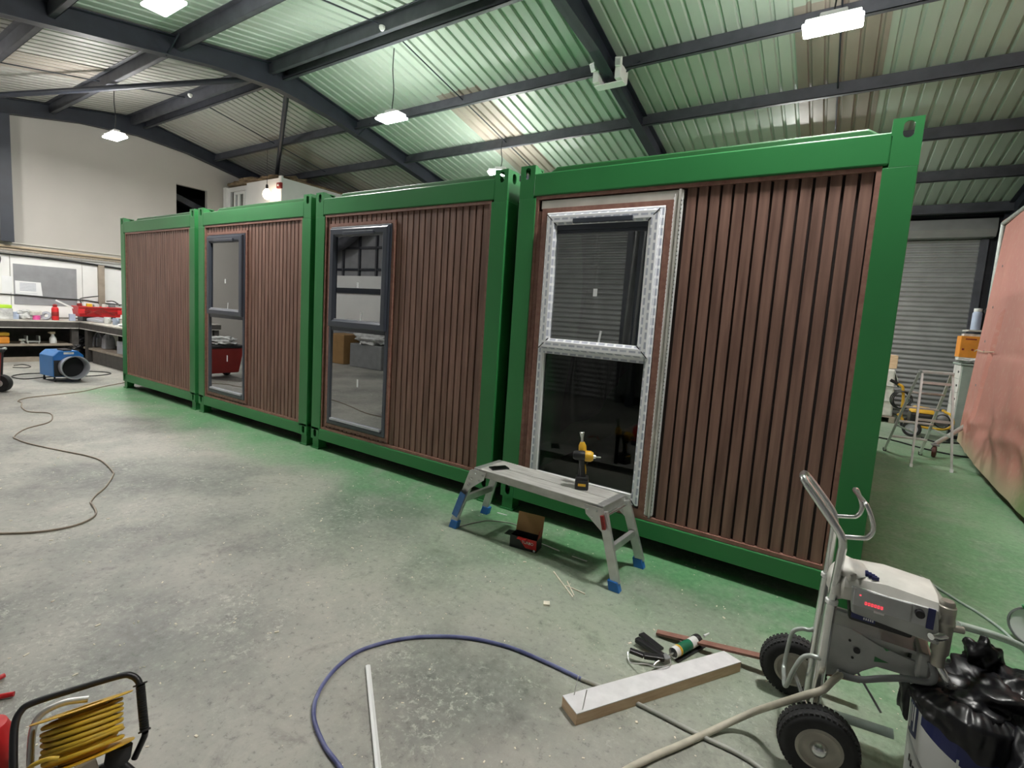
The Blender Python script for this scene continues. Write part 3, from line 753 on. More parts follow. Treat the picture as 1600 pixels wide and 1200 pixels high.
for kf, (tp, ft) in feet.items():
    s = -1 if kf[1] == 'l' else 1
    top = V((tp.x + s * .045, tp.y, .455))
    d = (ft - top).normalized()
    l = MB().bar(top, ft + V((0, 0, .045)) - d * .0, .026, .058, (s, 0, .3)).build('leg', 'alu', wp, bevel=.003); lg[kf] = l
    fo = MB().hexa([ft + V((a * .034, b * .024, 0)) for a, b in ((-1, -1), (1, -1), (1, 1), (-1, 1))] + [ft + V((-s * .017, 0, .06)) + V((a * .032, b * .022, 0)) for a, b in ((-1, -1), (1, -1), (1, 1), (-1, 1))])
    fo.build('foot_cap', 'blue', l, bevel=.004, label='blue foot')
    yo = -.018 if kf[0] == 'f' else .018
    br = MB().prism([(tp.x - s * .075, tp.y + yo, .478), (tp.x + s * .05, tp.y + yo, .478), (tp.x + s * .105, tp.y + yo, .345), (tp.x + s * .06, tp.y + yo, .33), (tp.x - s * .0, tp.y + yo, .375), (tp.x - s * .06, tp.y + yo, .42)], (0, .006 * (1 if yo < 0 else -1), 0)).build('hinge_bracket', 'alu', wp)
    mb = MB()
    for dx, dz in ((-.05, .455), (.01, .455), (-.02, .41), (.045, .41), (.07, .36)):
        mb.lathe([(0, -.002), (.007, -.002), (.007, .002), (0, .004)], (tp.x + s * dx, tp.y + yo * 1.05, dz), (0, -1 if yo < 0 else 1, 0), 10)
    mb.build('rivet', 'chrome', br)
for a, b in (('fl', 'bl'), ('fr', 'br')):
    p = feet[a][0].lerp(feet[a][1], .52); q = feet[b][0].lerp(feet[b][1], .52)
    s = -1 if a == 'fl' else 1
    MB().bar(V((p.x + s * .022, p.y, p.z)), V((q.x + s * .022, q.y, q.z)), .03, .045).build('cross_bar', 'alu', wp, bevel=.003)
    p = feet[a][0].lerp(feet[a][1], .12); q = feet[b][0].lerp(feet[b][1], .12)
    MB().tube([V((p.x + s * .04, p.y, p.z)), V((q.x + s * .04, q.y, q.z))], .008, 8).build('cross_bar', 'chrome', wp, smooth=True)
tpf, ftf = feet['fl']; tt = V((tpf.x - .045, tpf.y, .455)); P = lambda k: tt.lerp(ftf + V((0, 0, .045)), k)
MB().bar(P(.40) + V((0, -.030, 0)), P(.86) + V((0, -.030, 0)), .05, .002, (0, -1, 0)).build('instruction_label', 'label_blue', lg['fl'])
MB().bar(P(.36) + V((0, -.030, 0)), P(.40) + V((0, -.030, 0)), .05, .002, (0, -1, 0)).build('label_header', 'black', lg['fl'])
MB().rbox((B.x + .06, B.y - .032, .40), (.022, .014, .085), (0, -.25, 0)).build('latch', 'darkred', wp, bevel=.003, label='red plastic latch')
# drill on the platform
dr = thing('cordless_drill', 'yellow and black cordless driver standing on its battery on the platform', 'drill', (8.505, -.37, .49)); dx, dy, dz = 8.505, -.38, .490
ca, sa = math.cos(.45), math.sin(.45)
def dl(x, y, z): return V((dx + x * ca - y * sa, dy + x * sa + y * ca, dz + z))
def lbox(mb, c, sz): mb.rbox(dl(*c), sz, (0, 0, .45)); return mb
b_ = lbox(MB(), (0, 0, .032), (.088, .078, .064)).build('battery', 'black', dr, bevel=.008)
lbox(lbox(MB(), (-.0, -.0395, .035), (.05, .004, .016)), (.03, 0, .066), (.024, .05, .008)).build('battery_label', 'yellow', b_)
lbox(MB(), (0, 0, .073), (.082, .066, .022)).build('battery_shoe', 'black', dr, bevel=.006)
MB().tube([dl(.004, 0, .08), dl(0, 0, .12), dl(-.006, 0, .16), dl(-.010, 0, .195)], [.021, .017, .018, .024], 12).build('handle', 'black', dr, smooth=True)
MB().tube([dl(.020, 0, .1), dl(.016, 0, .13), dl(.010, 0, .165)], [.004, .008, .006], 8).build('grip_insert', 'yellow', dr, smooth=True)
MB().lathe([(0, -.065), (.022, -.065), (.031, -.05), (.033, -.01), (.033, .02)], dl(-.005, 0, .222), (ca, sa, 0), 18).build('motor_housing', 'black', dr, smooth=True)
MB().lathe([(.034, .012), (.036, .02), (.035, .05), (.026, .066), (0, .066)], dl(-.005, 0, .222), (ca, sa, 0), 18).build('nose_housing', 'yellow', dr, smooth=True)
MB().lathe([(0, .066), (.014, .066), (.012, .082), (.004, .084), (.004, .115), (0, .115)], dl(-.005, 0, .222), (ca, sa, 0), 12).build('bit_holder', 'chrome', dr, smooth=True)
MB().tube([dl(.022, 0, .192), dl(.026, 0, .178), dl(.02, 0, .166)], .006, 8).build('trigger', 'black', dr, smooth=True)
# a second tool's attachment standing behind it
n2 = thing('glue_nozzle_tool', 'small yellow tool with a flared tip standing behind the cordless driver', 'tool', (8.46, -.315, .49))
MB().tube([(8.462, -.318, .49), (8.462, -.318, .62), (8.464, -.318, .70), (8.468, -.318, .735)], [.016, .013, .018, .022], 12).build('body', 'black', n2, smooth=True)
MB().lathe([(.018, .0), (.027, .01), (.026, .04), (.014, .065), (0, .065)], (8.466, -.318, .72), (-.12, 0, 1), 14).build('nose', 'yellow', n2, smooth=True)
MB().lathe([(.010, .06), (.009, .09), (.018, .13), (.017, .13), (0, .10)], (8.466, -.318, .72), (-.12, 0, 1), 14).build('tip', 'chrome', n2, smooth=True)
# phone on the platform
ph = thing('mobile_phone', 'black mobile phone lying on the left end of the platform', 'phone', (7.86, -.42, .49))
MB().rbox((7.868, -.418, .4945), (.072, .135, .008), (0, 0, -.55)).build('case', 'black', ph, bevel=.003)
MB().rbox((7.868, -.418, .4988), (.066, .128, .001), (0, 0, -.55)).build('screen', 'glass_low', ph)
# screw box
sb = thing('screw_box', 'open red and black card box of screws on the floor under the platform', 'box', (8.155, -.485, 0))
bx = V((8.155, -.455, 0)); ra = .14
def sbp(x, y, z): return V((bx.x + x * math.cos(ra) - y * math.sin(ra), bx.y + x * math.sin(ra) + y * math.cos(ra), z))
def sbx(x0, x1, y0, y1, z0, z1, mb=None):
    mb = mb or MB(); return mb.hexa([sbp(x, y, z) for z in (z0, z1) for x, y in ((x0, y0), (x1, y0), (x1, y1), (x0, y1))])
mb = sbx(-.10, .10, -.05, -.047, .002, .085); sbx(-.10, .10, .047, .05, .002, .085, mb); sbx(-.10, -.097, -.047, .047, .002, .085, mb); sbx(.097, .10, -.047, .047, .002, .085, mb); sbx(-.10, .10, -.05, .05, 0, .003, mb)
mb.build('carton', 'black', sb)
mb = MB().prism([sbp(-.045, -.0502, .085), sbp(.10, -.0502, .085), sbp(.10, -.0502, .018), (sbp(.02, -.0502, .018))], (0, -.001, 0)); mb.build('red_print', 'red', sb)
text('brand_text', 'TURBO', .026, 'white', sb, sbp(.035, -.0525, .055), sbp(1, 0, 0) - sbp(0, 0, 0), (0, 0, 1))
MB().lathe([(0, 0), (.008, 0), (.008, .001), (0, .001)], sbp(.085, -.051, .012), sbp(0, -1, 0) - sbp(0, 0, 0), 12).build('print_dot', 'paper', sb)
MB().hexa([sbp(x, y, z) for x, y, z in ((-.10, .047, .083), (.10, .047, .083), (.10, .050, .083), (-.10, .050, .083), (-.096, .072, .215), (.10, .072, .215), (.10, .075, .215), (-.096, .075, .215))]).build('lid', 'card', sb, label='brown card inside of the raised lid')
sbx(-.145, -.10, -.048, .03, .078, .082).build('side_flap', 'black', sb)
MB().hexa([sbp(x, y, z) for x, y, z in ((.097, -.04, .084), (.10, -.04, .084), (.10, .045, .084), (.097, .045, .084), (.105, -.02, .145), (.108, -.02, .145), (.108, .04, .145), (.105, .04, .145))]).build('side_flap', 'darkred', sb)
sbx(-.035, .03, -.085, -.05, .084, .087).build('front_flap', 'red', sb)

# timber offcut with two nails
tb = thing('timber_offcut', 'timber length with a white top face and nails standing in its left end', 'timber', (9.33, -1.27, 0))
P0, P1, P2, P3 = at(879, 1088, 'z', .047), at(901, 1117, 'z', .047), at(1158, 1035, 'z', .047), at(1131, 1018, 'z', .047)
dn = V((0, 0, .044)); mb = MB().hexa([P0 - dn, P1 - dn, P2 - dn, P3 - dn, P0, P1, P2, P3])
for v in mb.bm.verts: v.co.z = max(v.co.z, .0)
for v in mb.bm.verts:
    if v.co.z < .01: v.co.z = 0
mb.build('beam', 'pine', tb)
MB().hexa([q + V((0, 0, .0005)) for q in (P0, P1, P2, P3)] + [q + V((0, 0, .004)) for q in (P0, P1, P2, P3)]).build('white_face', 'whitewood', tb)
for px, py, qx, qy in ((895, 1086, 902, 1054), (908, 1109, 915, 1076)):
    a = at(px, py, 'z', .05); MB().tube([a + V((.004, .004, -.003)), a + V((.012, .012, .085))], .0023, 6).build('nail', 'alu', tb)
# brown slat offcut
so = MB().bar((9.195, -.845, .015), (10.05, -.775, .122), .036, .012); so.origin = (9.6, -.81, 0)
tag(so.build('slat_offcut', 'trim'), 'long red-brown slat lying over the sealant gun towards the sprayer wheel', 'slat')
# sealant gun
sg = thing('sealant_gun', 'black sealant gun loaded with a white and green cartridge, by the timber offcut', 'sealant gun', (9.32, -.95, 0))
a, b = V((9.315, -.985, .034)), V((9.402, -.765, .034)); d = (b - a).normalized(); sd = d.cross(V((0, 0, 1)))
MB().lathe([(.022, .002), (.025, 0), (.025, .20), (.02, .204), (.007, .206), (.007, .225), (0, .225)], a, d, 20).build('cartridge', 'white', sg, smooth=True)
MB().lathe([(.0253, .045), (.0256, .046), (.0256, .125), (.0253, .126)], a, d, 20).build('green_label', 'can_green', sg, smooth=True)
MB().lathe([(.0254, .030), (.0257, .031), (.0257, .043), (.0254, .044)], a, d, 20).build('yellow_band', 'yellow', sg, smooth=True)
MB().lathe([(0, .014), (.021, .014), (.021, .018), (0, .018)], a, d, 18).build('plunger', 'grey', sg)
MB().tube([b + d * .015, b + d * .06], [.007, .003], 10).build('nozzle', 'white', sg, smooth=True)
MB().lathe([(.0262, .172), (.028, .175), (.028, .20), (.0262, .203)], a, d, 20).build('end_ring', 'black', sg, smooth=True)
MB().bar(a + sd * .022 - V((0, 0, .028)), b + sd * .022 - V((0, 0, .028)), .02, .006).build('cradle', 'black', sg)
MB().tube([a + d * .014, a - d * .13, a - d * .15 + V((0, 0, -.012))], .005, 8).build('push_rod', 'chrome', sg, smooth=True)
MB().rbox(a - d * .058 - V((0, 0, .008)), (.04, .042, .034), (0, 0, 1.1)).build('trigger_block', 'grey', sg, bevel=.008)
h0 = a - d * .06
MB().bar(h0 + V((-.01, .0, 0)), h0 + V((-.16, .055, -.008)), .03, .024).build('handle', 'black', sg, bevel=.006)
MB().bar(h0 + V((-.0, -.02, .006)), h0 + V((-.085, -.06, .005)), .03, .02).bar(h0 + V((-.085, -.06, .005)), h0 + V((-.15, -.075, .012)), .026, .018).build('trigger', 'black', sg, bevel=.004)
MB().bar(h0 + V((-.04, .075, -.02)), h0 + V((-.16, .135, -.022)), .035, .010).build('rod_handle', 'black', sg)
MB().tube(curve([h0 + V((-.16, -.07, -.005)), h0 + V((-.13, -.11, -.02)), h0 + V((-.05, -.14, .026)), h0 + V((-.0, -.13, .03)), h0 + V((.04, -.08, .03)), h0 + V((.03, -.03, .02))], 6), .003, 6).build('wire_hook', 'alu', sg, smooth=True)

# wood slivers and chips
for px, py, qx, qy, lab in ((865, 893, 895, 933, 'thin wooden sliver, longest of the little heap before the platform'), (886, 908, 897, 931, 'short thin wooden sliver upright in the picture, in the little heap before the platform'), (885, 915, 914, 928, 'short thin wooden sliver pointing right, in the little heap before the platform')):
    a, b = at(px, py, 'z', .004), at(qx, qy, 'z', .004); mb = MB().bar(a, b, .005, .006); mb.origin = (a + b) / 2
    tag(mb.build('wood_sliver', 'chip'), lab, 'sliver', 'wood slivers on the floor')
p = at(854, 943, 'z', .006); mb = MB().rbox(p, (.036, .034, .012), (.0, 0, .5)); mb.origin = p
tag(mb.build('wood_offcut', 'chip', bevel=.002), 'small square pale wood offcut on the floor in front of the platform', 'offcut')
for (px, py), (qx, qy), lab in (((777, 801), (792, 805), 'white plastic strip piece on the green floor behind the platform leg'), ((845, 849), (874, 861), 'white packing strip in the shadow under the platform, right of the screw box'), ((894, 869), (917, 877), 'white packing strip in the shadow near the right end of the platform')):
    a, b = at(px, py, 'z', .003), at(qx, qy, 'z', .003); mb = MB().bar(a, b, .010, .004); mb.origin = (a + b) / 2
    tag(mb.build('plastic_strip', 'white'), lab, 'strip', 'plastic strip offcuts')
# fine debris scattered on the concrete
mb = MB(); rnd = random.Random(3)
for k in range(900):
    x = rnd.uniform(6.2, 10.8); y = rnd.uniform(-3.1, 0.1)
    if (x < 7.4 and rnd.random() < .5): continue
    s = rnd.uniform(.0015, .0055) * (1.8 if rnd.random() < .06 else 1); l = s * rnd.uniform(1, 2.4)
    mb.rbox((x, y, s * .2), (l, s, s * .4), (0, 0, rnd.uniform(0, PI)))
for k in range(500):
    x = rnd.uniform(-.5, 7.5); y = rnd.uniform(-3.2, -.1)
    s = rnd.uniform(.003, .008); l = s * rnd.uniform(1, 3)
    mb.rbox((x, y, s * .2), (l, s, s * .4), (0, 0, rnd.uniform(0, PI)))
tag(mb.build('floor_debris', 'chip'), 'white chips and flakes scattered over the concrete floor', 'debris', kind='stuff')
# white strip at the front
a, b = V((8.223, -1.905, .008)), V((8.66, -2.232, .008)); mb = MB().prism([a + V((-.006, -.008, -.006)), a + V((.006, .008, -.006)), a + V((.006, .008, .004)), a + V((0, 0, .007)), a + V((-.006, -.008, .004))], b - a); mb.origin = (a + b) / 2
tag(mb.build('beading_strip', 'white'), 'long narrow white strip on the floor inside the blue hose loop', 'strip')
# hoses
def hose(pts, rad, name, m, label, cat, n=8):
    pts = [V((p[0], p[1], p[2] if len(p) > 2 else rad)) for p in pts]
    mb = MB().tube(curve(pts, 10), rad, n); mb.origin = pts[len(pts) // 2]
    return tag(mb.build(name, m, smooth=60), label, cat)
bh = thing('fluid_hose', 'blue hose looped on the floor and passing under the timber offcut', 'hose', (8.4, -1.6, 0))
pts = [(8.70, -2.33), (8.525, -2.29), (8.406, -2.267), (8.268, -2.21), (8.177, -2.116), (8.122, -1.979), (8.124, -1.838), (8.231, -1.655), (8.422, -1.497), (8.633, -1.414), (8.833, -1.392), (9.02, -1.388)]
pts2 = [(9.02, -1.388), (9.12, -1.375), (9.18, -1.372), (9.3, -1.371), (9.518, -1.377), (9.724, -1.385), (9.95, -1.50), (10.2, -1.62)]
MB().tube(curve([(x, y, .0085) for x, y in pts], 10), .0085, 8).build('front_length', 'bluehose', bh, smooth=60, label='blue length of hose')
MB().tube(curve([(x, y, .0085) for x, y in pts2], 10), .0085, 8).build('rear_length', 'greyhose', bh, smooth=60, label='grey dusty length of hose')
ext = [at(px, py, 'z', 0) for px, py in ((-25, 836), (0, 835), (40, 834), (80, 830), (115, 823), (140, 813), (150, 803), (146, 792), (142, 786), (150, 775), (165, 762), (176, 745), (176, 738), (160, 722), (135, 713), (90, 704), (45, 694), (28, 688), (22, 683), (40, 671), (75, 661), (82, 652), (75, 646), (45, 644), (34, 637), (34, 630), (28, 627), (45, 622), (90, 617), (130, 612), (160, 605), (196, 598))]
hose([(p.x, p.y, .007) for p in ext], .007, 'extension_cable', 'ext', 'long thin brown cable winding over the floor to the left-hand green unit', 'cable', 6)
hose([(7.60, -.52, .004), (7.66, -.36, .004), (7.72, -.27, .004), (7.9, -.2, .004), (8.1, -.28, .004)], .004, 'thin_cord', 'greyhose', 'thin cord on the green floor under the platform', 'cord', 6)

# ================================================================== PAINT SPRAYER CART
sp = thing('paint_sprayer', 'airless paint sprayer on a two-wheeled tubular cart, front right', 'paint sprayer', (9.93, -1.05, 0))
wA, wB = V((9.905, -1.292, .13)), V((9.80, -.868, .13)); ax = (wA - wB).normalized()
ax = V((.16, -.985, 0)).normalized()
def wheel(c, sgn):
    w = MB().lathe([(.075, -.036), (.100, -.040), (.118, -.034), (.128, -.020), (.130, 0), (.128, .020), (.118, .034), (.100, .040), (.075, .036)], c, ax, 44, closed=True).build('tyre', 'rubber', sp, smooth=50)
    mb = MB(); e1 = ax.cross(V((0, 0, 1))).normalized(); e2 = V((0, 0, 1))
    for k in range(44):
        a = 2 * PI * k / 44
        for row in (-1, 0, 1):
            aa = a + (.07 if row == 0 else 0); rd = e1 * math.cos(aa) + e2 * math.sin(aa)
            cc = c + rd * (.1275 if row == 0 else .1235) + ax * row * .023
            t = rd.cross(ax)
            mb.bar(cc - t * .0055, cc + t * .0055, .016, .008, rd)
    for v in mb.bm.verts: v.co.z = max(v.co.z, .0005)
    mb.build('tread', 'rubber', w)
    for s in (1, -1):
        h = MB().lathe([(.078, .02 * s), (.076, .036 * s), (.066, .040 * s), (.058, .028 * s), (.045, .026 * s), (.040, .030 * s), (0, .030 * s)], c, ax, 32).build('rim', 'hub', w, smooth=50)
    MB().lathe([(.029, sgn * .028), (.028, sgn * .036), (.020, sgn * .050), (.010, sgn * .055), (0, sgn * .056)], c, ax, 24).build('hub_cap', 'chrome', w, smooth=50)
    return w
wheel(wA, 1); wheel(wB, -1)
MB().tube([wB + ax * .035, wA - ax * .035], .009, 10).build('axle', 'chrome', sp, smooth=True)
yn, yf = -1.155, -.925
def upright(y, s):
    xo = 0 if y == yn else -.018
    MB().tube([(9.885 + xo, y, .06), (9.895 + xo, y, .60)], .0185, 14).build('lower_tube', 'chrome', sp, smooth=50)
    MB().lathe([(.0185, 0), (.021, .002), (.021, .016), (.015, .02)], (9.895 + xo, y, .595), (.02, 0, 1), 14).build('collar', 'white', sp, smooth=True)
upright(yn, 1); upright(yf, -1)
hp = [(9.895, yn, .60), (9.903, yn, .78), (9.904, yn, .83), (9.888, yn, .875), (9.80, yn + .01, .985), (9.762, yn + .03, 1.028), (9.752, yn + .06, 1.04),
      (9.752, yf - .06, 1.025), (9.762, yf - .03, 1.012), (9.80, yf - .01, .965), (9.862, yf, .885), (9.878, yf, .845), (9.880, yf, .80), (9.877, yf, .60)]
MB().tube(curve(hp, 6), .0145, 12).build('handle', 'chrome', sp, smooth=50)
def hanger(y, sg):
    return [(9.908, y, .862), (9.955, y, .872), (9.974, y, .880), (9.986, y, .905), (9.984, y, .935), (9.964, y, .985)]
h1, h2 = hanger(yn, 1), [(p[0] - .025, p[1], p[2]) for p in hanger(yf, -1)]
MB().tube(curve(h1 + [(9.95, yn + .03, 1.0), (9.93, yf - .03, .99)] + h2[::-1], 6), .0085, 10).build('hose_hanger', 'chrome', sp, smooth=50)
# lower bail
bn = [(9.886, yn - .012, .375), (9.85, yn - .012, .37), (9.825, yn - .01, .345), (9.803, yn - .008, .28), (9.788, yn, .21), (9.780, yn + .03, .192)]
bf = [(9.868, yf, .365), (9.845, yf, .345), (9.815, yf, .338), (9.785, yf, .31), (9.775, yf, .24), (9.770, yf - .02, .10 + .05)]
MB().tube(curve(bn + [(9.776, (yn + yf) / 2, .165)] + bf[::-1], 6), .0085, 10).build('front_bail', 'pipe', sp, smooth=50)
# motor body
bx0, bx1 = 9.925, 10.235
y0, y1 = -1.19, -.93
mb = MB()
def ysec(x, k):
    zt = .742 - .0 * k
    return [(x, y0 + .01, .665 - .0 * k), (x, y0, .70), (x, y0 + .02, zt - .012), (x, y0 + .06, zt), (x, y1 - .05, zt - .01), (x, y1 - .01, zt - .035), (x, y1, .69), (x, y1, .64), (x, y0 + .03, .64)]
secs = [[(p[0], p[1] + (.04 if i in (0, 4) and 1 else 0) * (1 if p[1] < -1.06 else -1), p[2] - (.045 if i in (0, 4) else 0.012 if i in (1, 3) else 0)) for p in ysec(x, 0)] for i, x in enumerate((9.90, 9.925, 10.05, 10.19, 10.222))]
R_ = [[mb.bm.verts.new(q) for q in s] for s in secs]
for A_, B_ in zip(R_, R_[1:]):
    for i in range(9): mb.bm.faces.new((A_[i], A_[(i + 1) % 9], B_[(i + 1) % 9], B_[i]))
mb.bm.faces.new(R_[0]); mb.bm.faces.new(R_[-1][::-1])
cv = mb.build('motor_cover', 'cover', sp, smooth=35)
MB().blob((9.945, -1.10, .722), (.05, .075, .035), 3, .35, 3, 6).blob((9.905, -1.08, .66), (.03, .09, .06), 3, .3, 3, 2).build('rag_wrap', 'cover', cv, smooth=70)
mb = MB()
lp = at(1359, 897, 'z', .741)
for k in range(5): mb.rbox((lp.x - .014 + k * .0075, lp.y + .016 - k * .009, .738), (.030 - abs(k - 2) * .004, .0052, .012), (0, 0, .35))
mb.build('stripe_logo', 'navy', cv)
mb = MB().hexa([(9.955, y0 - .002, .60), (10.205, y0 - .002, .578), (10.205, y1, .578), (9.955, y1, .60), (9.945, y0 - .004, .702), (10.19, y0 - .004, .700), (10.19, y1, .690), (9.945, y1, .69)])
bd = mb.build('control_box', 'bracket', sp, bevel=.008)
MB().box(9.955, 10.118, y0 - .008, y0 - .004, .635, .699).build('display_window', 'panel', bd, bevel=.002)
mb = MB().box(9.972, 9.977, y0 - .0092, y0 - .008, .676, .680)
x = 9.99
for ch in range(6):
    mb.box(x, x + .006, y0 - .0092, y0 - .008, .6485, .650).box(x, x + .006, y0 - .0092, y0 - .008, .6575, .659).box(x, x + .0014, y0 - .0092, y0 - .008, .650, .6575).box(x + .0046, x + .006, y0 - .0092, y0 - .008, .650, .6575); x += .0092
mb.build('red_readout', 'red_led', bd)
MB().box(10.018, 10.048, y0 - .010, y0 - .004, .628, .637).build('cover_catch', 'white', bd, bevel=.002)
MB().box(10.122, 10.160, y0 - .006, y0 - .003, .635, .700).build('knob_plate', 'panel', bd)
MB().lathe([(.014, 0), (.013, .016), (0, .018)], (10.141, y0 - .005, .676), (0, -1, 0), 18).build('pressure_knob', 'black', bd, smooth=True)
MB().box(10.162, 10.182, y0 - .006, y0 - .003, .63, .702).build('blue_panel', 'navy', bd)
MB().box(9.95, 10.14, y0 + .03, y1 - .02, .555, .60).build('motor', 'black', sp, bevel=.012)
MB().box(9.958, 10.03, y0 + .024, y0 + .03, .572, .590).build('rating_label', 'navy', sp)
mb = MB()
for k in range(5): mb.box(9.995 + k * .0065, 9.999 + k * .0065, y0 + .0232, y0 + .0241, .577, .585)
mb.build('label_digits', 'paper', sp)
# bracket arm
mb = MB().prism([(9.905, -1.11, .50), (9.97, -1.11, .50), (10.06, -1.11, .47), (10.19, -1.11, .452), (10.19, -1.11, .398), (10.06, -1.11, .388), (10.02, -1.11, .352), (9.99, -1.11, .315), (9.905, -1.11, .285)], (0, .012, 0))
mb.box(9.905, 10.19, -1.10, -.96, .478, .49)
mb.prism([(9.905, -.97, .50), (9.97, -.97, .50), (10.19, -.97, .452), (10.19, -.97, .398), (9.99, -.97, .315), (9.905, -.97, .285)], (0, .012, 0))
ba = mb.build('bracket_arm', 'bracket', sp)
MB().lathe([(.011, 0), (.011, .006), (.006, .007), (0, .007)], (9.995, -1.11, .425), (0, -1, 0), 16).lathe([(.0045, 0), (.0045, .004), (0, .004)], (9.97, -1.11, .455), (0, -1, 0), 10).lathe([(.0045, 0), (.0045, .004), (0, .004)], (9.985, -1.11, .392), (0, -1, 0), 10).build('bolt', 'black', ba)
MB().prism([(10.05, -1.1105, .425), (10.092, -1.1105, .418), (10.05, -1.1105, .405)], (0, -.001, 0)).prism([(10.07, -1.11, .47), (10.09, -1.11, .466), (10.08, -1.11, .46)], (0, -.001, 0)).build('cut_out', 'green', ba)
# pump
MB().lathe([(0, .165), (.018, .165), (.022, .158), (.022, .15), (.027, .146), (.027, .10), (.029, .098), (.029, .085), (.026, .08), (.026, -.02), (.020, -.03), (.020, -.07), (0, -.07)], (10.214, -1.155, .565), (0, 0, 1), 20).build('pump_cylinder', 'pump', sp, smooth=45)
MB().lathe([(0, 0), (.017, 0), (.017, .034), (.011, .04), (.011, .055), (0, .055)], (10.216, -1.165, .61), (-.6, -.6, 0), 14).build('valve', 'chrome', sp, smooth=45)
MB().lathe([(0, 0), (.012, 0), (.012, .045), (0, .045)], (10.225, -1.15, .635), (1, .3, 0), 12).build('outlet', 'pump', sp, smooth=45)
MB().box(10.165, 10.205, -1.14, -1.02, .41, .51).build('pump_block', 'bracket', sp, bevel=.01)
MB().tube(curve([(10.216, -1.15, .50), (10.235, -1.165, .47), (10.25, -1.16, .44), (10.268, -1.14, .43)], 5), .012, 10).build('suction_elbow', 'chrome', sp, smooth=True)
MB().tube(curve([(10.20, -1.14, .49), (10.213, -1.15, .45), (10.20, -1.15, .42), (10.14, -1.15, .405), (10.08, -1.14, .37), (10.02, -1.13, .33), (9.975, -1.125, .318), (9.945, -1.13, .325)], 6), .0115, 10).build('return_tube', 'grey', sp, smooth=True)
MB().tube([(9.90, -1.06, .10), (10.145, -1.06, .125)], .017, 12).build('cart_foot', 'clearhose', sp, smooth=50, label='grey tube dusted green')
MB().tube([(9.99, -.98, .31), (10.11, -.98, .14)], .0045, 8).build('stay_rod', 'grey', sp, smooth=True)
# fluid hose in cream tape leaving the cart at the lower left
hz = [(9.955, -1.13, .32), (9.93, -1.185, .315), (9.90, -1.235, .295), (9.85, -1.265, .27), (9.78, -1.26, .20), (9.70, -1.225, .10), (9.62, -1.26, .035), (9.55, -1.35, .014), (9.47, -1.485, .013), (9.40, -1.60, .013), (9.33, -1.74, .013), (9.29, -1.9, .013)]
hose(hz, .0125, 'taped_hose', 'cream', 'thick cream tape-wrapped hose running from the sprayer over the front wheel', 'hose', 10)
h = hose([(10.25, -1.13, .645), (10.31, -1.05, .612), (10.402, -.95, .568), (10.498, -.85, .512), (10.60, -.75, .44), (10.72, -.62, .28), (10.86, -.52, .08), (11.05, -.55, .02)], .013, 'paint_hose', 'clearhose', 'pale hose running from the sprayer pump to the right edge', 'hose', 10)
hose([(10.47, .95, .008), (10.56, .80, .008), (10.64, .68, .008), (10.704, .598, .008), (10.773, .458, .008), (10.81, .30, .008), (10.86, .15, .008), (10.95, .05, .008)], .008, 'grey_lead', 'clearhose', 'thin grey lead on the green floor right of the sprayer', 'lead', 8)
# bucket under the pump with a bin bag over it
bc = V((10.315, -1.115, 0)); bu = thing('paint_bucket', 'white and blue paint bucket under the sprayer pump', 'bucket', bc)
MB().lathe([(0, .004), (.132, 0), (.135, .01), (.149, .36), (.154, .362), (.154, .378), (.146, .378), (.144, .36), (.13, .02), (0, .016)], bc, (0, 0, 1), 40).build('shell', 'white', bu, smooth=50)
def arc(mb, a0, a1, za0, za1, zb0, zb1, off=.0012, n=14):
    prev = None
    for i in range(n + 1):
        t = i / n; a = a0 + (a1 - a0) * t
        c = []
        for o_ in (off, 0):
            for z in (za0 + (za1 - za0) * t, zb0 + (zb1 - zb0) * t):
                rr = .1345 + (.149 - .1345) * z / .36 + o_; c.append(mb.bm.verts.new((bc.x + rr * math.cos(a), bc.y + rr * math.sin(a), z)))
        if prev: mb.bm.faces.new((prev[0], c[0], c[1], prev[1])); mb.bm.faces.new((prev[2], prev[3], c[3], c[2])); mb.bm.faces.new((prev[0], prev[2], c[2], c[0])); mb.bm.faces.new((prev[1], c[1], c[3], prev[3]))
        prev = c
    return mb
dg = math.radians
arc(MB(), dg(212), dg(330), .285, .16, .355, .355).build('blue_band', 'navy', bu)
bg = arc(MB(), dg(186), dg(206), .215, .215, .345, .345, .002).build('badge', 'navy', bu)
mb = MB()
for k in range(3): arc(mb, dg(190 + k * 5), dg(193 + k * 5), .235 + .03 * (k == 1), .235 + .03 * (k == 1), .325, .325, .003, 3)
mb.build('badge_bars', 'paper', bg)
a = dg(272); text('web_text', 'coatings.com', .024, 'grey', bu, (bc.x + .1455 * math.cos(a), bc.y + .1455 * math.sin(a), .13), (0, 0, 1), (math.sin(a), -math.cos(a), 0))
arc(MB(), dg(188), dg(262), .20, .03, .215, .05).build('grey_stripe', 'panel', bu)
mb = MB()
for k in range(5): arc(mb, dg(196 + k * 5), dg(199 + k * 5), .115 - .012 * k, .115 - .012 * k, .14 - .012 * k, .14 - .012 * k, .0014, 2)
mb.build('dark_print', 'black', bu)
MB().bar((bc.x + .145 * math.cos(dg(256)), bc.y + .145 * math.sin(dg(256)) - .004, .02), (bc.x + .15 * math.cos(dg(256)), bc.y + .15 * math.sin(dg(256)) - .006, .26), .006, .003, (0, -1, 0)).build('drip_line', 'white', bu)
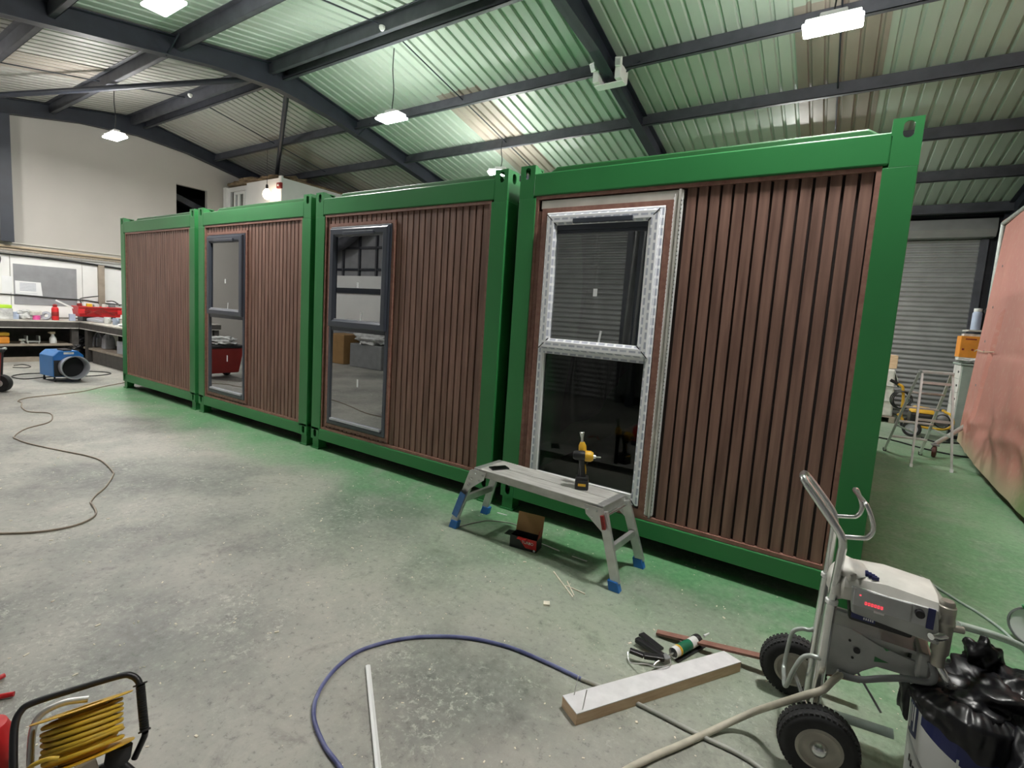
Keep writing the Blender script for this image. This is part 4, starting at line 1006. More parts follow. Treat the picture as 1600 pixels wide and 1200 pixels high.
mb = MB().blob((10.385, -1.06, .395), (.13, .15, .065), 5, .45, 1.9, 3).blob((10.27, -1.06, .385), (.10, .10, .05), 4, .45, 2.2, 8).blob((10.50, -1.16, .26), (.075, .13, .17), 5, .45, 2.2, 5).blob((10.455, -1.27, .27), (.07, .075, .15), 4, .4, 2.2, 7).blob((10.37, -.95, .47), (.05, .045, .07), 4, .5, 2.2, 4).blob((10.19, -.985, .31), (.04, .05, .13), 4, .4, 2.2, 9)
mb.blob((10.47, -1.06, .37), (.115, .14, .11), 5, .45, 2.0, 11)
def skirt(uu, vv):
    a = math.radians(192 + uu * 160); zl = .365 - .12 * min(1, uu * 1.15) + .03 * mn.noise(V((uu * 9, 3, 1)))
    fold = .007 * mn.noise(V((uu * 22, vv * 1.5, 5))) + .005 * mn.noise(V((uu * 9, vv * 4, 2)))
    if vv < .35:
        t = vv / .35; rr, z = .09 + .072 * t, .412 - .025 * t * t + fold
    else:
        t = (vv - .35) / .65; rr, z = .162 + fold + .006 * t, .387 + (zl - .387) * t
    return (bc.x + rr * math.cos(a), bc.y + rr * math.sin(a), z)
mb.sheet(skirt, 90, 20, .003, (0, 0, 1))
tag(mb.build('bin_bag', 'bag', smooth=80), 'crumpled black bin bag pulled over the paint bucket', 'bag')
# white wheel-like reel at the right edge
rl = thing('hose_reel', 'round white reel with a dark rim cut by the right edge', 'reel', (10.86, .22, 0))
c = at(1616, 981, 'z', .105); dd = (CAM - c); dd.z = 0; dd.normalize(); dd = (dd + V((-.35, 0, 0))).normalized()
MB().lathe([(.105, -.02), (.105, .02), (.095, .022), (.095, -.022)], c, dd, 36, closed=True).build('rim', 'grey', rl, smooth=50)
MB().lathe([(0, .004), (.04, .006), (.094, .016), (.094, .0), (0, -.004)], c, dd, 36).build('side_disc', 'white', rl, smooth=50)
MB().tube(curve([c + V((-.06, .0, .10)), c + V((0, 0, .125)), c + V((.07, 0, .11))], 5), .012, 8).build('grip', 'green', rl, smooth=True)

# ================================================================== RED THINGS AND CABLE REEL, FRONT LEFT
cr = thing('cable_reel', 'yellow drum cable reel with a black tube frame in the front left corner', 'cable reel', (7.95, -2.75, 0))
c0 = at(140, 1150, 'z', .20); dv = (c0 - CAM).normalized()
e_r = (at(220, 1110, 'z', .2) - at(60, 1170, 'z', .2)); e_r -= dv * e_r.dot(dv); e_r.normalize(); axr = dv.cross(e_r).normalized()
if axr.z < 0: axr = -axr
def on_plane(px, py, off=0.0):
    a, b = (px - CX) / FPX, -(py - CY) / FPX; d = r * a + f + u * b
    return CAM + d * (((c0 + dv * off) - CAM).dot(dv) / d.dot(dv))
top_c = on_plane(131, 1105); bot_c = on_plane(157, 1174)
e_r = (on_plane(212, 1078) - on_plane(52, 1133)).normalized(); axr = e_r.cross(dv).normalized()
if axr.dot(top_c - bot_c) < 0: axr = -axr
axr = (axr - dv * .07).normalized(); Lr = (top_c - bot_c).dot(axr); bot_c = top_c - axr * Lr
rad = (on_plane(212, 1078) - on_plane(52, 1133)).length / 2
for cc, lb in ((top_c, 1), (bot_c, -1)):
    MB().lathe([(.05, -.002), (rad, -.002), (rad + .002, 0), (rad, .002), (.05, .002)], cc, axr, 48, closed=True).build('drum_flange', 'yellow', cr, smooth=50)
MB().lathe([(.05, 0), (.05, Lr)], bot_c, axr, 24).lathe([(.06, .004), (.06, Lr - .004)], bot_c, axr, 24).build('drum_core', 'yellow', cr, smooth=True)
e1 = axr.cross(dv).normalized(); e2 = axr.cross(e1); pts = []; rg = random.Random(5)
turns = 15
for k in range(turns * 22 + 1):
    a = 2 * PI * k / 22; t = k / (turns * 22); ph = (t * 2) % 1; hh = ph if int(t * 2) % 2 == 0 else 1 - ph
    rr = rad * (.62 + .14 * (int(t * 2) % 2)) + .006 * mn.noise(V((k * .11, 0, 0)))
    pts.append(bot_c + axr * (Lr * (.09 + .82 * hh) + .012 * mn.noise(V((0, k * .07, 3)))) + (e1 * math.cos(a) + e2 * math.sin(a)) * rr)
MB().tube(pts, .0062, 7).build('wound_cable', 'cable_yellow', cr, smooth=60)
MB().tube(curve([on_plane(92, 1185, -.15), on_plane(72, 1187, -.15), on_plane(48, 1198, -.13), on_plane(35, 1215, -.1)], 5), .0062, 7).build('cable_tail', 'cable_yellow', cr, smooth=60)
fp_r = .0098; fp = [on_plane(22, 1230, -.02), on_plane(21, 1180, -.02), on_plane(23, 1135, -.02), on_plane(32, 1112, -.02), on_plane(52, 1098, -.02), on_plane(120, 1076, -.02), on_plane(188, 1056, -.02), on_plane(206, 1056, -.02), on_plane(216, 1064, -.02), on_plane(219, 1075, -.02)]
MB().tube(curve(fp, 7), fp_r, 12).build('frame_tube', 'black', cr, smooth=50)
fp2 = [on_plane(47, 1235, .1), on_plane(48, 1180, .1), on_plane(52, 1138, .1), on_plane(66, 1115, .1), on_plane(100, 1098, .1), on_plane(138, 1092, .1)]
MB().tube(curve(fp2, 7), fp_r, 12).build('frame_tube', 'alu', cr, smooth=50)
ga, gb = on_plane(219, 1068, -.02), on_plane(226, 1143, -.02); gd = (gb - ga).normalized(); gl = (gb - ga).length
prof = [(0, 0), (.020, 0), (.020, .004)]
k = .006
while k < gl - .008: prof += [(.0118, k), (.0140, k + .0025), (.0118, k + .005)]; k += .005
prof += [(.017, gl - .005), (.017, gl), (0, gl)]
MB().lathe(prof, ga, gd, 20).build('hand_grip', 'black', cr, smooth=50)
MB().tube([on_plane(227, 1143, -.02), on_plane(226, 1150, .0), on_plane(210, 1185, .04)], .0095, 10).build('frame_tube', 'black', cr, smooth=50)
ft = on_plane(182, 1186, .02)
MB().lathe([(0, 0), (.028, 0), (.034, .012), (.034, .05), (0, .05)], ft + V((0, 0, -.02)), (-.3, .3, 1), 16).build('rubber_foot', 'rubber', cr, smooth=True)
MB().bar(on_plane(150, 1185, .02), on_plane(118, 1205, .02), .06, .05).build('socket_box', 'board', cr, bevel=.008)
low = c0 - V((0, 0, c0.z)); q = on_plane(140, 1205, .03)
MB().tube([V((q.x - .12, q.y - .05, .014)), V((q.x + .02, q.y - .11, .014)), V((q.x + .16, q.y - .02, .014)), V((q.x + .1, q.y + .12, .014)), V((q.x - .09, q.y + .08, .014))], .013, 10, closed=True).tube([V((q.x + .02, q.y - .11, .014)), q], .012, 10).tube([V((q.x + .1, q.y + .12, .014)), ft], .012, 10).build('base_ring', 'black', cr, smooth=50)
# red canister and red handles at the very left
p = at(-18, 1190, 'z', .12); rc = thing('red_canister', 'red canister with blue base band, cut by the left edge at the front', 'canister', (p.x, p.y, 0))
MB().lathe([(0, .06), (.058, .06), (.060, .07), (.060, .20), (.045, .24), (.018, .25), (.018, .27), (0, .27)], (p.x, p.y, 0), (0, 0, 1), 24).build('can', 'red', rc, smooth=45)
MB().lathe([(0, 0), (.060, 0), (.0605, .005), (.0605, .062), (0, .062)], (p.x, p.y, 0), (0, 0, 1), 24).build('base_band', 'navy', rc, smooth=45)
bcut = thing('bolt_cutter', 'tool with two red handles lying at the left edge near the cable reel', 'cutter', at(-10, 1080, 'z', 0))
for (a, b) in (((-60, 1100), (22, 1084)), ((-60, 1090), (7, 1055))):
    A_, B_ = at(*a, 'z', .012), at(*b, 'z', .012); MB().tube([A_, A_.lerp(B_, .5), B_], [.010, .011, .009], 10).build('handle', 'red', bcut, smooth=True)
J = at(-66, 1096, 'z', .012); MB().rbox(J, (.06, .05, .02), (0, 0, .4)).build('jaw', 'grey', bcut, bevel=.004)

# ================================================================== LEFT END: BENCH AND WALL
BX, BT = -4.13, .87            # front of the wall bench, top height
wb = thing('workbench', 'long dark workbench along the white left wall', 'workbench', (-4.5, -1, 0))
MB().box(XL + .03, BX, -3.6, 1.8, BT - .03, BT).build('worktop', 'benchtop', wb, bevel=.004)
MB().box(BX - .03, BX - .002, -3.6, .62, BT - .15, BT - .03).build('apron', 'bench', wb)
MB().box(BX - .002, BX + .006, -3.6, .60, BT - .165, BT - .15).build('apron_edge', 'board', wb)
for y in (-3.5, -1.6, .55): MB().box(BX - .14, BX - .03, y - .06, y + .06, 0, BT - .03).build('leg', 'bench', wb)
MB().box(XL + .03, BX - .02, -3.6, .50, .33, .37).build('shelf', 'shelf', wb)
MB().box(BX - .09, BX - .06, -3.6, .55, 0, .10).build('plinth', 'shelf', wb)
MB().box(XL + .025, XL + .03, -3.6, 1.35, 0, BT - .03).build('back_panel', 'bench', wb)
w2 = thing('workbench', 'dark workbench standing out from the wall, partly hidden by the left-hand unit', 'workbench', (-2, 1, 0))
FY = .62
MB().box(BX, -.25, FY, FY + .73, BT - .03, BT).build('worktop', 'benchtop', w2, bevel=.004)
MB().box(BX, -.25, FY, FY + .03, BT - .15, BT - .03).build('apron', 'bench', w2)
MB().box(BX, -.25, FY - .006, FY, BT - .165, BT - .15).build('apron_edge', 'board', w2)
for x in (-3.86, -.5): MB().box(x - .07, x + .07, FY + .03, FY + .12, 0, BT - .03).build('leg', 'bench', w2)
MB().box(-4.10, -.25, FY + .05, FY + .70, .27, .31).build('shelf', 'shelf', w2)
MB().box(-3.6, -.25, FY + .06, FY + .09, 0, .27).build('plinth', 'bench', w2)
MB().box(BX, -.25, FY + .70, FY + .73, 0, BT - .03).build('back_panel', 'bench', w2)
# things on the wall
struct(MB().tube([(XL + .06, -3.4, 2.40), (XL + .06, 3.9, 2.33)], .028, 8).build('trim_80', 'tan', smooth=True))
struct(MB().tube([(XL + .10, -3.4, 2.33), (XL + .10, 3.9, 2.27)], .016, 8).build('trim_81', 'tan', smooth=True))
mb = MB()
for k in range(60): y = -3.0 + k * .11; mb.tube([(XL + .03, y, 2.22), (XL + .14, y, 2.22), (XL + .14, y, 2.30)], .003, 4)
for x, z in ((.03, 2.222), (.07, 2.222), (.11, 2.222), (.14, 2.22), (.14, 2.26), (.14, 2.30)): mb.tube([(XL + x, -3.2, z), (XL + x, 3.7, z)], .003, 4)
tag(mb.build('cable_tray', 'alu'), 'thin wire cable tray running along the left wall under the tan rail', 'cable tray')
hose([(XL + .05, -3.2, 2.24), (XL + .05, -.3, 2.21), (XL + .05, .6, 2.19), (XL + .05, 1.3, 2.15), (XL + .05, 2.2, 2.10), (XL + .05, 3.6, 2.08)], .022, 'wall_cable', 'black', 'thick black cable running along the left wall under the wire tray', 'cable', 8)
hose([(XL + .04, -1.2, 1.37), (XL + .04, -.2, 1.36), (XL + .05, .55, 1.33), (XL + .04, .95, 1.32), (XL + .04, 1.3, 1.27), (XL + .06, 1.7, 1.24), (XL + .04, 1.85, 1.12)], .013, 'bench_cable', 'black', 'thin dark cable along the wall behind the grey board', 'cable', 6)
hose([(XL + .05, -.52, 2.22), (XL + .1, -.42, 2.12), (XL + .06, -.45, 1.9), (XL + .05, -.50, 1.7)], .008, 'drop_cable', 'black', 'short black cable hanging down the wall at the left edge', 'cable', 6)
struct(MB().box(XL, XL + .08, 1.22, 1.34, BT, 2.16).build('trim_82', 'shelf'))
nb = MB().box(XL + .022, XL + .03, -.22, .83, 1.16, 2.02); nb.origin = (XL + .03, .3, 1.16)
tag(nb.build('notice_board', 'greyboard'), 'large grey board on the white wall behind the bench', 'board')
ps = thing('paper_sheet', 'white printed sheet pinned on the grey board', 'sheet', (XL + .04, 0, 1.5))
MB().hexa([(XL + .032, -.2, 1.385), (XL + .032, .235, 1.36), (XL + .036, .235, 1.36), (XL + .036, -.2, 1.385), (XL + .032, -.2, 1.665), (XL + .032, .21, 1.655), (XL + .036, .21, 1.655), (XL + .036, -.2, 1.665)]).build('page', 'paper', ps)
mb = MB()
for k in range(6):
    mb.box(XL + .036, XL + .0372, -.13, .13, 1.46 + k * .03, 1.475 + k * .03)
mb.box(XL + .036, XL + .0372, -.13, .15, 1.405, 1.41); mb.build('printed_table', 'ink', ps)
for k, (a, b) in enumerate(((-.62, -.44), (-.40, -.24))):
    tag(MB().box(XL + .021, XL + .024, a, b, 1.40, 1.75).build('paper_sheet', 'paper'), ('blank white sheet fixed to the wall at the left edge', 'blank white sheet fixed to the wall beside the grey board')[k], 'sheet')
# things on the benches
def lab(mb, name, m, label, cat, org, group=None, smooth=False, bevel=0):
    mb.origin = org; return tag(mb.build(name, m, smooth=smooth, bevel=bevel), label, cat, group)
lab(MB().box(-4.55, -4.28, -.62, -.40, 1.09, 1.16), 'plastic_tray', 'lime', 'lime green tray on the bench at the left edge', 'tray', (-4.4, -.5, 1.09), bevel=.01)
lab(MB().box(-4.56, -4.28, -.66, -.39, BT, 1.09), 'cardboard_box', 'clutter', 'pale box under the lime green tray on the bench', 'box', (-4.4, -.5, BT), bevel=.01)
lab(MB().box(-4.46, -4.34, -.385, -.29, BT, .98).box(-4.44, -4.36, -.37, -.31, .98, 1.02), 'plastic_tub', 'paleblue', 'blue-grey tub between the pale box and the white rags on the bench', 'tub', (-4.4, -.33, BT), bevel=.01)
lab(MB().blob((-4.42, -.17, BT + .06), (.12, .12, .085), 3, .5, 3, 1, BT).blob((-4.45, -.17, BT + .15), (.10, .12, .05), 3, .5, 3, 2, BT), 'rag_heap', 'clutter', 'heap of white rags and paper on the wall bench', 'rags', (-4.42, -.17, BT), smooth=60)
lab(MB().lathe([(.03, 0), (.06, 0), (.06, .09), (.03, .09)], (-4.32, -.03, BT), (0, 0, 1), 20, True), 'tape_roll', 'pink', 'pink roll of tape on the wall bench', 'tape', (-4.32, -.03, BT), smooth=40)
lab(MB().rbox((-4.32, -.04, BT + .145), (.11, .17, .085), (.1, .15, .2)), 'sanding_block', 'cover', 'white block lying on top of the pink roll of tape', 'block', (-4.32, -.04, BT + .09), bevel=.01)
lab(MB().lathe([(.045, -.035), (.085, -.035), (.09, 0), (.085, .035), (.045, .035)], (-4.32, .125, BT + .09), (.8, -.5, .25), 22, True), 'duct_roll', 'silver', 'silver roll of tape standing between the pink tape and the red bottle', 'tape', (-4.32, .125, BT), smooth=40)
ex = thing('red_bottle', 'tall red bottle standing on the bench before the grey board', 'bottle', (-4.3, .27, BT)); ey = .265
MB().lathe([(0, 0), (.058, 0), (.060, .01), (.060, .24), (.052, .27), (.035, .285), (0, .285)], (-4.3, ey, BT), (0, 0, 1), 20).build('body', 'red', ex, smooth=45)
MB().lathe([(.035, .28), (.035, .30), (.042, .305), (.042, .325), (.02, .345), (0, .345)], (-4.3, ey, BT), (0, 0, 1), 16).build('cap', 'darkred', ex, smooth=45)
MB().lathe([(.0603, .09), (.0608, .091), (.0608, .18), (.0603, .181)], (-4.3, ey, BT), (0, 0, 1), 20).build('paper_label', 'darkred', ex, smooth=45)
lab(MB().box(-4.24, -4.17, .47, .57, BT, BT + .15), 'carton', 'paleblue', 'pale blue carton left of the red toolbox', 'carton', (-4.2, .52, BT), bevel=.004)
tb2 = thing('toolbox', 'open red crate on a black base standing at the corner of the two benches', 'toolbox', (-4.2, 1.05, BT))
MB().box(-4.38, -4.05, .66, 1.26, BT, BT + .11).build('base', 'black', tb2, bevel=.01)
def shell(mb, x0, x1, y0, y1, z0, z1, t=.015, fl=.03):
    b = [(x0 + fl, y0 + fl), (x1 - fl, y0 + fl), (x1 - fl, y1 - fl), (x0 + fl, y1 - fl)]; tp = [(x0, y0), (x1, y0), (x1, y1), (x0, y1)]; ti = [(x0 + t, y0 + t), (x1 - t, y0 + t), (x1 - t, y1 - t), (x0 + t, y1 - t)]
    L = [[mb.bm.verts.new((p[0], p[1], z)) for p in P] for P, z in ((b, z0), (tp, z1), (ti, z1), ([(p[0] + t * .6 * (1 if i in (0, 3) else -1), p[1] + t * .6 * (1 if i < 2 else -1)) for i, p in enumerate(b)], z0 + t))]
    mb.bm.faces.new(L[0][::-1]); mb.bm.faces.new(L[3])
    for A_, B_ in zip(L, L[1:]):
        for i in range(4): mb.bm.faces.new((A_[i], A_[(i + 1) % 4], B_[(i + 1) % 4], B_[i]))
    return mb
shell(MB(), -4.44, -3.99, .57, 1.36, BT + .105, BT + .33).build('crate', 'red', tb2, bevel=.008)
mb = MB()
for a, b in (((-3.990, .70, BT + .16), (-3.980, .97, BT + .28)), ((-3.980, .97, BT + .28), (-3.990, 1.22, BT + .16)), ((-3.984, .70, BT + .27), (-3.99, .97, BT + .16)), ((-3.982, .59, BT + .305), (-3.982, 1.34, BT + .305)), ((-3.988, .61, BT + .22), (-3.988, 1.32, BT + .22))): mb.bar(a, b, .02, .022, (1, 0, 0))
mb.build('rib', 'darkred', tb2)
MB().box(-3.985, -3.965, .56, .67, BT + .17, BT + .27).build('latch', 'red', tb2, bevel=.006); MB().box(-3.985, -3.965, 1.26, 1.37, BT + .17, BT + .27).build('latch', 'red', tb2, bevel=.006)
for k, (y, s, m, l) in enumerate(((.66, .07, 'darkred', 'small dark red case sticking out of the red crate'), (.81, .08, 'yellow', 'yellow tool sticking out of the red crate'), (.95, .08, 'clutter', 'pale rag sticking out of the red crate'), (1.09, .07, 'cover', 'white container sticking out of the red crate'), (1.24, .09, 'grey', 'grey tool case sticking out of the red crate'))):
    zz = BT + .122
    lab(MB().rbox((-4.2, y, zz + .135), (s, s * 1.2, .27), (.10 * (-1) ** k, 0, .1 * k)), ('tool_case', 'hand_tool', 'rag', 'container', 'tool_case')[k], m, l, ('case', 'tool', 'rag', 'container', 'case')[k], (-4.2, y, zz), bevel=.012)
hose([(-4.2, .68, BT + .40), (-4.4, .72, BT + .48), (-4.6, .9, BT + .52), (-4.88, 1.2, BT + .56)], .012, 'crate_cable', 'black', 'dark cable arching up out of the red crate to the wall post', 'cable', 6)
hose([(-4.86, 1.35, BT + .45), (-4.6, 1.4, BT + .46), (-4.3, 1.42, BT + .38)], .014, 'crate_lead', 'black', 'short dark lead at the right end of the red crate', 'lead', 6)
sq = thing('squeegee', 'white bar leaning out over the bench beside the red crate', 'bar', (-4.3, .55, BT))
MB().bar((-4.38, .30, BT + .43), (-4.34, .585, BT + .27), .03, .03).build('blade', 'white', sq); MB().bar((-4.34, .585, BT + .29), (-4.34, .585, BT), .03, .03).build('handle', 'white', sq)
for x, y, m, l in ((-3.27, .85, 'white', 'white mug on the side bench in front of the red crate'), (-2.90, .88, 'paleblue', 'blue-grey mug on the side bench next to the white mug')):
    mg = thing('mug', l, 'mug', (x, y, BT), 'mugs on the side bench')
    MB().lathe([(0, .004), (.052, 0), (.058, .01), (.062, .14), (.055, .14), (.05, .012), (0, .010)], (x, y, BT), (0, 0, 1), 20).build('cup', m, mg, smooth=45)
    MB().tube(curve([(x + .058, y, BT + .11), (x + .10, y, BT + .10), (x + .10, y, BT + .05), (x + .058, y, BT + .035)], 5), .008, 8).build('handle', m, mg, smooth=True)
lab(MB().rbox((-3.72, .86, BT + .055), (.34, .30, .06), (0.1, .1, .6)), 'hand_saw', 'silver', 'grey tool lying on the side bench below the red crate', 'tool', (-3.72, .86, BT), bevel=.015)
lab(MB().rbox((-2.35, .86, BT + .012), (.3, .22, .022), (0, 0, .3)).rbox((-2.4, .85, BT + .035), (.26, .2, .012), (0, .03, -.2)), 'paper_stack', 'paper', 'loose white papers on the side bench beside the green post', 'papers', (-2.4, .85, BT))
# under the benches
yc = thing('yellow_canister', 'yellow canister on the low bench shelf at the left edge', 'canister', (-4.35, -.58, .37))
MB().box(-4.46, -4.24, -.70, -.46, .372, .52).build('body', 'orange', yc, bevel=.03); MB().box(-4.46, -4.24, -.70, -.46, .53, .60).build('lid', 'yellow', yc, bevel=.02)
lab(MB().lathe([(0, .04), (.02, .04), (.02, 0), (.045, 0), (.045, .0), (.02, .045), (.055, .055), (.05, .09), (0, .10)], (-4.35, -.255, .372), (0, 0, 1), 16), 'plastic_funnel', 'white', 'white plastic funnel on the low shelf, left of the tray with legs', 'funnel', (-4.35, -.255, .372), smooth=50)
mb = MB().box(-4.45, -4.25, -.21, .0, .40, .425).box(-4.45, -4.25, -.21, -.19, .425, .53).box(-4.45, -4.25, -.02, .0, .425, .53).box(-4.44, -4.42, -.2, -.18, .372, .40).box(-4.28, -4.26, -.2, -.18, .372, .40).box(-4.44, -4.42, -.03, -.01, .372, .40).box(-4.28, -4.26, -.03, -.01, .372, .40)
lab(mb, 'tool_holder', 'alu', 'grey metal holder with two upright ends on the low shelf', 'holder', (-4.35, -.1, .372))
sprb = thing('spray_bottle', 'white spray bottle on the low bench shelf', 'bottle', (-4.3, .22, .372)); sy = .215
MB().lathe([(0, 0), (.058, 0), (.061, .01), (.058, .11), (.024, .17), (.022, .20), (0, .20)], (-4.3, sy, .372), (0, 0, 1), 18).build('bottle', 'white', sprb, smooth=50)
MB().box(-4.33, -4.27, sy - .045, sy + .035, .572, .62).box(-4.315, -4.285, sy - .075, sy - .04, .59, .61).tube([(-4.3, sy - .02, .572), (-4.3, sy - .035, .545)], .007, 6).build('trigger_head', 'tan', sprb, bevel=.004)
bp_ = at(121, 535, 'x', -4.28)
lab(MB().blob((-4.28, bp_.y, .10), (.12, .15, .10), 4, .4, 3, 12, 0).blob((-4.27, bp_.y - .02, .28), (.12, .17, .11), 4, .45, 3, 15, 0).blob((-4.28, bp_.y + .03, .47), (.10, .14, .10), 4, .45, 3, 17, 0), 'bag_heap', 'bag', 'heap of black plastic bags in the corner between the benches', 'bags', (-4.28, bp_.y, 0), smooth=80)
for x, l in ((-3.97, 'grey plastic jerrycan on the side bench shelf, next to the bench leg'), (-3.46, 'grey plastic jerrycan on the side bench shelf, right of the first jerrycan')):
    jc = thing('jerrycan', l, 'jerrycan', (x, .92, .312), 'jerrycans on the low shelf')
    MB().hexa([(x - .11, .82, .312), (x + .11, .82, .312), (x + .11, 1.02, .312), (x - .11, 1.02, .312), (x - .10, .83, .54), (x + .10, .83, .54), (x + .10, 1.01, .54), (x - .10, 1.01, .54)]).hexa([(x - .10, .83, .54), (x + .10, .83, .54), (x + .10, 1.01, .54), (x - .10, 1.01, .54), (x - .08, .88, .63), (x + .03, .88, .63), (x + .03, .97, .63), (x - .08, .97, .63)]).build('can', 'silver', jc, bevel=.02)
    MB().tube(curve([(x - .06, .91, .62), (x - .06, .90, .70), (x + .02, .90, .71), (x + .085, .90, .60), (x + .09, .90, .53)], 6), .014, 8).build('handle', 'silver', jc, smooth=True)
lab(MB().rbox((-2.35, .85, .44), (.2, .2, .255), (0, 0, .4)), 'metal_bracket', 'silver', 'grey metal bracket on the low shelf beside the green post', 'bracket', (-2.35, .85, .312))
# heater
hx = thing('fan_heater', 'blue industrial fan heater with a round outlet on the floor by the benches', 'heater', (-.95, -.3, 0))
HO = V((-1.25, -.44, 0)); hr = .12
ch, sh = math.cos(hr), math.sin(hr)
def hl(x, y, z): return V((HO.x + x * ch - y * sh, HO.y + x * sh + y * ch, z))
xx = (ch, sh, 0)
def hprism(poly, x0, x1):
    mb = MB(); return mb.prism([hl(x0, y, z) for y, z in poly], hl(x1, 0, 0) - hl(x0, 0, 0))
hprism([(-.21, .09), (.21, .09), (.21, .44), (.13, .52), (-.13, .52), (-.21, .44)], -.25, .22).build('casing', 'heater_blue', hx, bevel=.008)
hprism([(-.20, .10), (.20, .10), (.20, .37), (-.20, .37)], .22, .228).build('front_grille', 'black', hx)
hprism([(-.205, .37), (.205, .37), (.205, .44), (.128, .515), (-.128, .515), (-.205, .44)], .22, .232).build('front_panel', 'blue', hx)
MB().hexa([hl(x, y, z) for z in (.521, .545) for x, y in ((-.02, -.06), (.2, -.06), (.2, .06), (-.02, .06))]).build('handle', 'black', hx, bevel=.008)
MB().lathe([(.172, 0), (.18, 0), (.185, .14), (.198, .15), (.20, .165), (.190, .165), (.178, .15), (.172, .02)], hl(.228, .03, .25), xx, 36, closed=True).build('outlet_duct', 'silver', hx, smooth=45)
MB().lathe([(0, 0), (.175, 0), (.175, .01), (0, .01)], hl(.229, .03, .25), xx, 28).build('heating_grille', 'dark_hole', hx)
MB().hexa([hl(x, y, z) for z in (.465, .50) for x, y in ((.232, -.07), (.234, -.07), (.234, .07), (.232, .07))]).build('maker_plate', 'clutter', hx)
for a, b in ((-.2, -.17), (-.2, .17), (.16, -.17), (.16, .17)):
    MB().lathe([(.012, .05), (.012, .10), (.03, .10), (.03, .09), (.012, .085)], hl(a, b, 0), (0, 0, 1), 10).lathe([(0, -.014), (.025, -.014), (.028, 0), (.025, .014), (0, .014)], hl(a, b, .029), (0, 1, 0), 14).build('castor', 'black', hx, smooth=45)
hose([tuple(at(px, py, 'z', .009)) for px, py in ((103, 588), (75, 589), (40, 592), (22, 590), (20, 587), (40, 584), (70, 583))], .009, 'heater_cable', 'black', 'dark cable loop on the floor left of the blue heater', 'cable', 6)
hose([tuple(at(px, py, 'z', .009)) for px, py in ((128, 588), (150, 587), (168, 585), (173, 583), (160, 581), (138, 580))], .009, 'heater_lead', 'black', 'dark cable loop on the floor right of the blue heater', 'cable', 6)
hose([tuple(at(px, py, 'z', .008)) for px, py in ((20, 574), (40, 574.5), (48, 572.5), (36, 569.5), (22, 571))], .008, 'floor_cable', 'black', 'small dark cable loop on the floor before the wall bench', 'cable', 6)
# red wheelie bin, mostly cut by the left edge
wbn = thing('wheelie_bin', 'red bin with a black frame and wheel cut by the left edge', 'bin', (-.35, -1.62, 0))
q = V((-.36, -1.36, 0))
MB().hexa([(-.62, -1.95, .12), (-.12, -1.95, .12), (-.12, -1.42, .12), (-.62, -1.42, .12), (-.70, -2.02, .62), (-.06, -2.02, .62), (-.06, -1.40, .62), (-.70, -1.40, .62)]).build('body', 'darkred', wbn, bevel=.02)
MB().rbox((-.38, -1.71, .64), (.70, .68, .05)).build('rim', 'black', wbn, bevel=.015)
MB().bar((-.40, -1.385, .10), (-.40, -1.355, .62), .07, .10, (1, 0, 0)).build('frame_post', 'black', wbn, bevel=.01)
MB().tube(curve([(-.44, -1.36, .60), (-.40, -1.30, .63), (-.34, -1.32, .64), (-.33, -1.38, .61)], 6), .018, 8).build('handle', 'pipe', wbn, smooth=True)
for xw in (-.40, ):
    w_ = MB().lathe([(.0, -.05), (.06, -.05), (.118, -.048), (.128, -.03), (.13, 0), (.128, .03), (.118, .048), (.06, .05), (0, .05)], (-.38, -1.36, .13), (.75, -.66, 0), 28).build('wheel', 'rubber', wbn, smooth=45)
    MB().lathe([(0, .03), (.05, .052), (.04, .058), (0, .062)], (-.38, -1.36, .13), (.75, -.66, 0), 20).build('hub_cap', 'alu', w_, smooth=True)
MB().lathe([(0, -.05), (.06, -.05), (.118, -.048), (.128, -.03), (.13, 0), (.128, .03), (.118, .048), (.06, .05), (0, .05)], (-.66, -1.98, .13), (.75, -.66, 0), 28).build('wheel', 'rubber', wbn, smooth=45)
MB().blob((-.38, -1.7, .72), (.28, .26, .10), 4, .4, 3, 4).build('contents', 'clutter', wbn, smooth=70)
# goods along the front wall, seen mirrored in the grey windows
for x, y, sx, sy, sz, m, n, l in ((-1.7, -5.7, .9, .7, .8, 'card', 'storage_crate', 'brown crate against the front wall, mirrored in a window'),
                             (-.3, -5.65, 1.2, .75, .62, 'grey', 'storage_crate', 'grey crate against the front wall, mirrored in a window'),
                             (-3.6, -5.7, 1.1, .7, .85, 'bench', 'storage_crate', 'dark crate against the front wall, mirrored in a window')):
    lab(MB().box(x - sx / 2, x + sx / 2, y - sy / 2, y + sy / 2, 0, sz), n, m, l, 'crate', (x, y, 0), 'crates along the front wall', bevel=.02)
lab(MB().blob((-.3, -5.62, .74), (.55, .36, .2), 4, .5, 3, 21, .62), 'dust_sheet', 'clutter', 'bundled dust sheet on the grey crate by the front wall', 'sheet', (-.3, -5.62, .62), smooth=70)
struct(MB().box(-4.6, 1.9, YF, YF + .08, 1.95, 2.1).box(-4.6, 1.9, YF, YF + .05, 2.6, 2.66).build('trim_90', 'steel'))
struct(MB().box(-4.6, 1.6, YF, YF + .03, .9, 2.45).build('trim_91', 'white_wall'))
mb = MB()
for k in range(9): mb.box(-4.5 + k * .7, -4.44 + k * .7, YF, YF + .06, 2.45, 4.1)
mb.box(-4.6, 1.7, YF, YF + .06, 3.2, 3.26); mb.tube(curve([(-3.2, YF + .3, 2.5), (-2.7, YF + .35, 3.1), (-1.9, YF + .3, 3.4), (-.9, YF + .35, 4.0)], 6), .16, 12)
struct(mb.build('trim_92', 'purlin', smooth=50))

